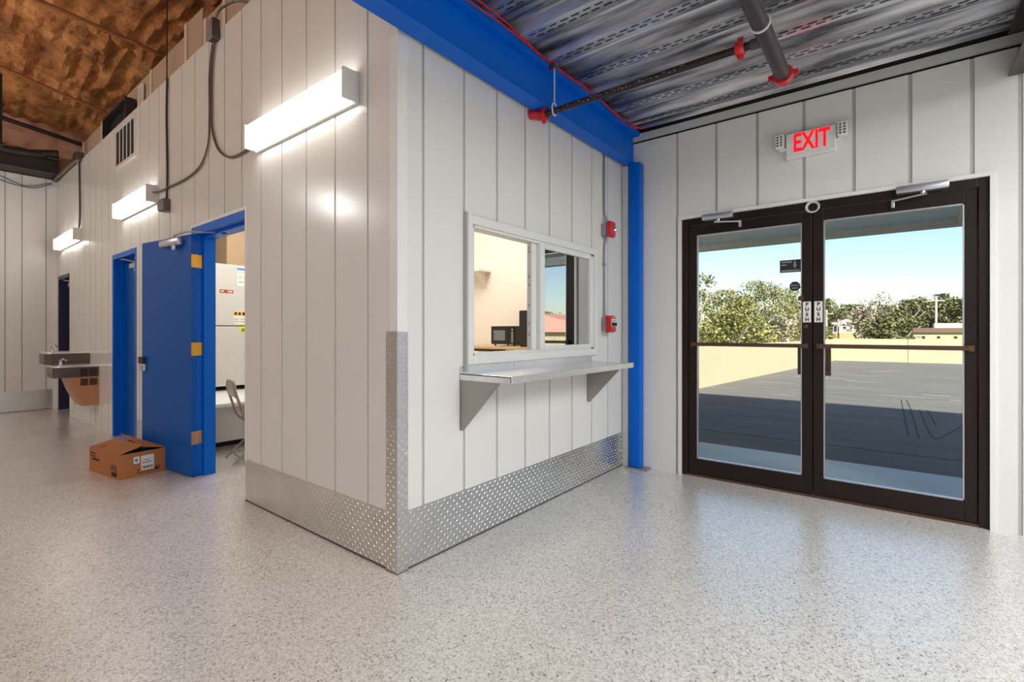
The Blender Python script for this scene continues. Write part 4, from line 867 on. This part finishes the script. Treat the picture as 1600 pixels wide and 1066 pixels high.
# dense row visible only in the window's reflection of the lot
for q, y in enumerate((-32, -43, -54, -65)):
    tree('oak_tree', 'distant green tree mirrored in the service window pane', 96, y, 6.2, 10, M['leafA'], 1500, .5)
mb = MB(); vs = []; n = 24
for j in range(9):
    for i in range(n):
        a = 2 * PI * i / n; r_ = j / 8; vs.append((112 + 10 * r_ * math.cos(a), 6 + 9 * r_ * math.sin(a), -2.5 + 3.6 * math.cos(r_ * PI / 2)))
mb.add(vs, [(j * n + i, j * n + (i + 1) % n, (j + 1) * n + (i + 1) % n, (j + 1) * n + i) for j in range(8) for i in range(n)]); tag(mb.build('earth_bank', M['ochre'], smooth=True), 'orange earth bank below the white house', 'bank')
t = thing('white_house', 'small white house on the orange bank among the trees', 'house', (116, 5.6, .9))
mb = MB(); mb.box(114, 120, 4.2, 7.8, .4, 2.75); mb.build('walls', M['white'], t); mb = MB(); mb.prism([(113.6, 3.9, 2.75), (113.6, 8.2, 2.75), (113.6, 5.6, 3.75)], (7, 0, 0)); mb.build('roof', M['white'], t)
mb = MB(); mb.box(113.95, 114.02, 4.6, 5.0, 1.8, 2.3); mb.build('window', M['decal'], t); mb = MB(); mb.box(113.95, 114.02, 5.7, 6.2, 1.8, 2.3); mb.build('window', M['decal'], t); mb = MB(); mb.box(113.95, 114.02, 7.2, 7.7, 1.2, 2.4); mb.build('porch', M['decal'], t)
t = thing('low_building', 'long pale low building with a brown roof edge beyond the back yard wall', 'building', (75, -14, -2.5))
mb = MB(); mb.box(59.6, 80, -18, -3.33, -2.5, 1.18); mb.build('walls', M['yellowwall'], t); mb = MB(); mb.box(59.4, 80, -18.3, -3.29, 1.18, 1.63); mb.build('roof_edge', M['brownfascia'], t)
mb = MB(); mb.box(61, 64, -7.1, -4.95, 1.63, 2.08); mb.build('rooftop_unit', M['hvac'], t)
for y in (-4.2, -5.3, -6.5): mb = MB(); mb.box(59.55, 59.6, y, y + .2, .65, .84); mb.build('wall_lamp', M['decal'], t)
t = thing('roofed_building', 'pink roofed building beyond the lot, mirrored in the service window', 'building', (66, -44, -2.5))
mb = MB(); mb.box(60, 80, -62, -30, -2.5, 1.2); mb.build('walls', M['yellowwall'], t); mb = MB(); mb.prism([(59, -63, 1.2), (59, -29, 1.2), (66, -46, 4.4)], (20, 0, 0)); mb.build('roof', M['pinkroof'], t)
def pole(x, y, h_, label):
    t = thing('utility_pole', label, 'pole', (x, y, -2.5)); mb = MB(); mb.tube([(x, y, -2.5), (x, y, h_)], .14, 8); mb.build('shaft', M['bark'], t); mb = MB(); mb.box(x - .05, x + .05, y - .9, y + .9, h_ - .7, h_ - .55); mb.build('crossarm', M['bark'], t)
pole(86, -6.27, 6.1, 'utility pole rising above the right tree line'); pole(86, 6.3, 4.6, 'pale utility pole at the left of the right glass door'); pole(90, 5.1, 3.3, 'short pale pole in front of the white house')

# ------------------------------------------------------------------ light
w = bpy.data.worlds.new('sky'); S.world = w; w.use_nodes = True; nt_ = w.node_tree
bg = nt_.nodes['Background']; sky = nt_.nodes.new('ShaderNodeTexSky'); sky.sky_type = 'NISHITA'; sky.sun_disc = False
SUN = Vector((-5.84, -5.0, 6.0)).normalized()
sky.sun_elevation = math.asin(SUN.z); sky.sun_rotation = math.atan2(SUN.x, SUN.y); sky.altitude = 10; sky.air_density = 1.0; sky.dust_density = .6; sky.ozone_density = 1.2
nt_.links.new(sky.outputs[0], bg.inputs['Color']); bg.inputs['Strength'].default_value = .21
def lamp(name, kind, loc, power, color=(1, 1, 1), size=1, sy=None, rot=None):
    d = bpy.data.lights.new(name, kind); d.energy = power; d.color = color
    if kind == 'AREA':
        d.shape = 'RECTANGLE'; d.size = size; d.size_y = sy or size
    o = bpy.data.objects.new(name, d); COL.objects.link(o); o.location = loc
    if rot is not None: o.rotation_euler = rot
    return o
o = lamp('sun', 'SUN', (-20, -10, 30), 13.0, (1, .94, .84)); o.data.angle = .009; o.rotation_euler = (-SUN).to_track_quat('-Z', 'Y').to_euler()
lamp('hall_fill', 'AREA', (-3.2, -4.6, 3.05), 185, (1, .99, .975), 1.2, 3.0)  # unseen fill lamp added behind the camera to brighten the hall
lamp('hall_fill', 'AREA', (.6, -5.0, 3.05), 225, (.98, .99, 1), 1.2, 3.0)  # second added fill, toward the window wall
for p in ((-4.2, 2.0, 3.5), (-3.4, 6.0, 3.6)):
    o = lamp('left_fill', 'POINT', p, 105, (1, .985, .92)); o.data.shadow_soft_size = .14  # unseen point fills added to lift the foam roof and left wall
lamp('office_light', 'AREA', (2.6, 2.6, 3.8), 85, (1, .96, .9), 1.4, 1.4)
lamp('plant_room_light', 'AREA', (.75, 3.2, 3.3), 45, (1, .97, .92), .5, .8)

# ------------------------------------------------------------------ camera and view
cd = bpy.data.cameras.new('camera'); cd.sensor_width = 36; cd.lens = 759.0 / 1600 * 36; cd.shift_y = -14.6 / 1600; cd.clip_start = .05; cd.clip_end = 800
cam = bpy.data.objects.new('camera', cd); COL.objects.link(cam); cam.location = (-1.624, -2.050, 1.27)
fwd = Vector((math.cos(.669488), math.sin(.669488), 0)); cam.rotation_euler = fwd.to_track_quat('-Z', 'Y').to_euler()
S.camera = cam
v = S.view_settings; S.display_settings.display_device = 'sRGB'; v.view_transform = 'Standard'; v.look = 'None'; v.exposure = 0.0; v.gamma = 1.0; v.use_curve_mapping = False
S.cycles.use_denoising = True; S.cycles.max_bounces = 8; S.cycles.diffuse_bounces = 5; S.cycles.glossy_bounces = 5; S.cycles.transparent_max_bounces = 16; S.cycles.sample_clamp_indirect = 6
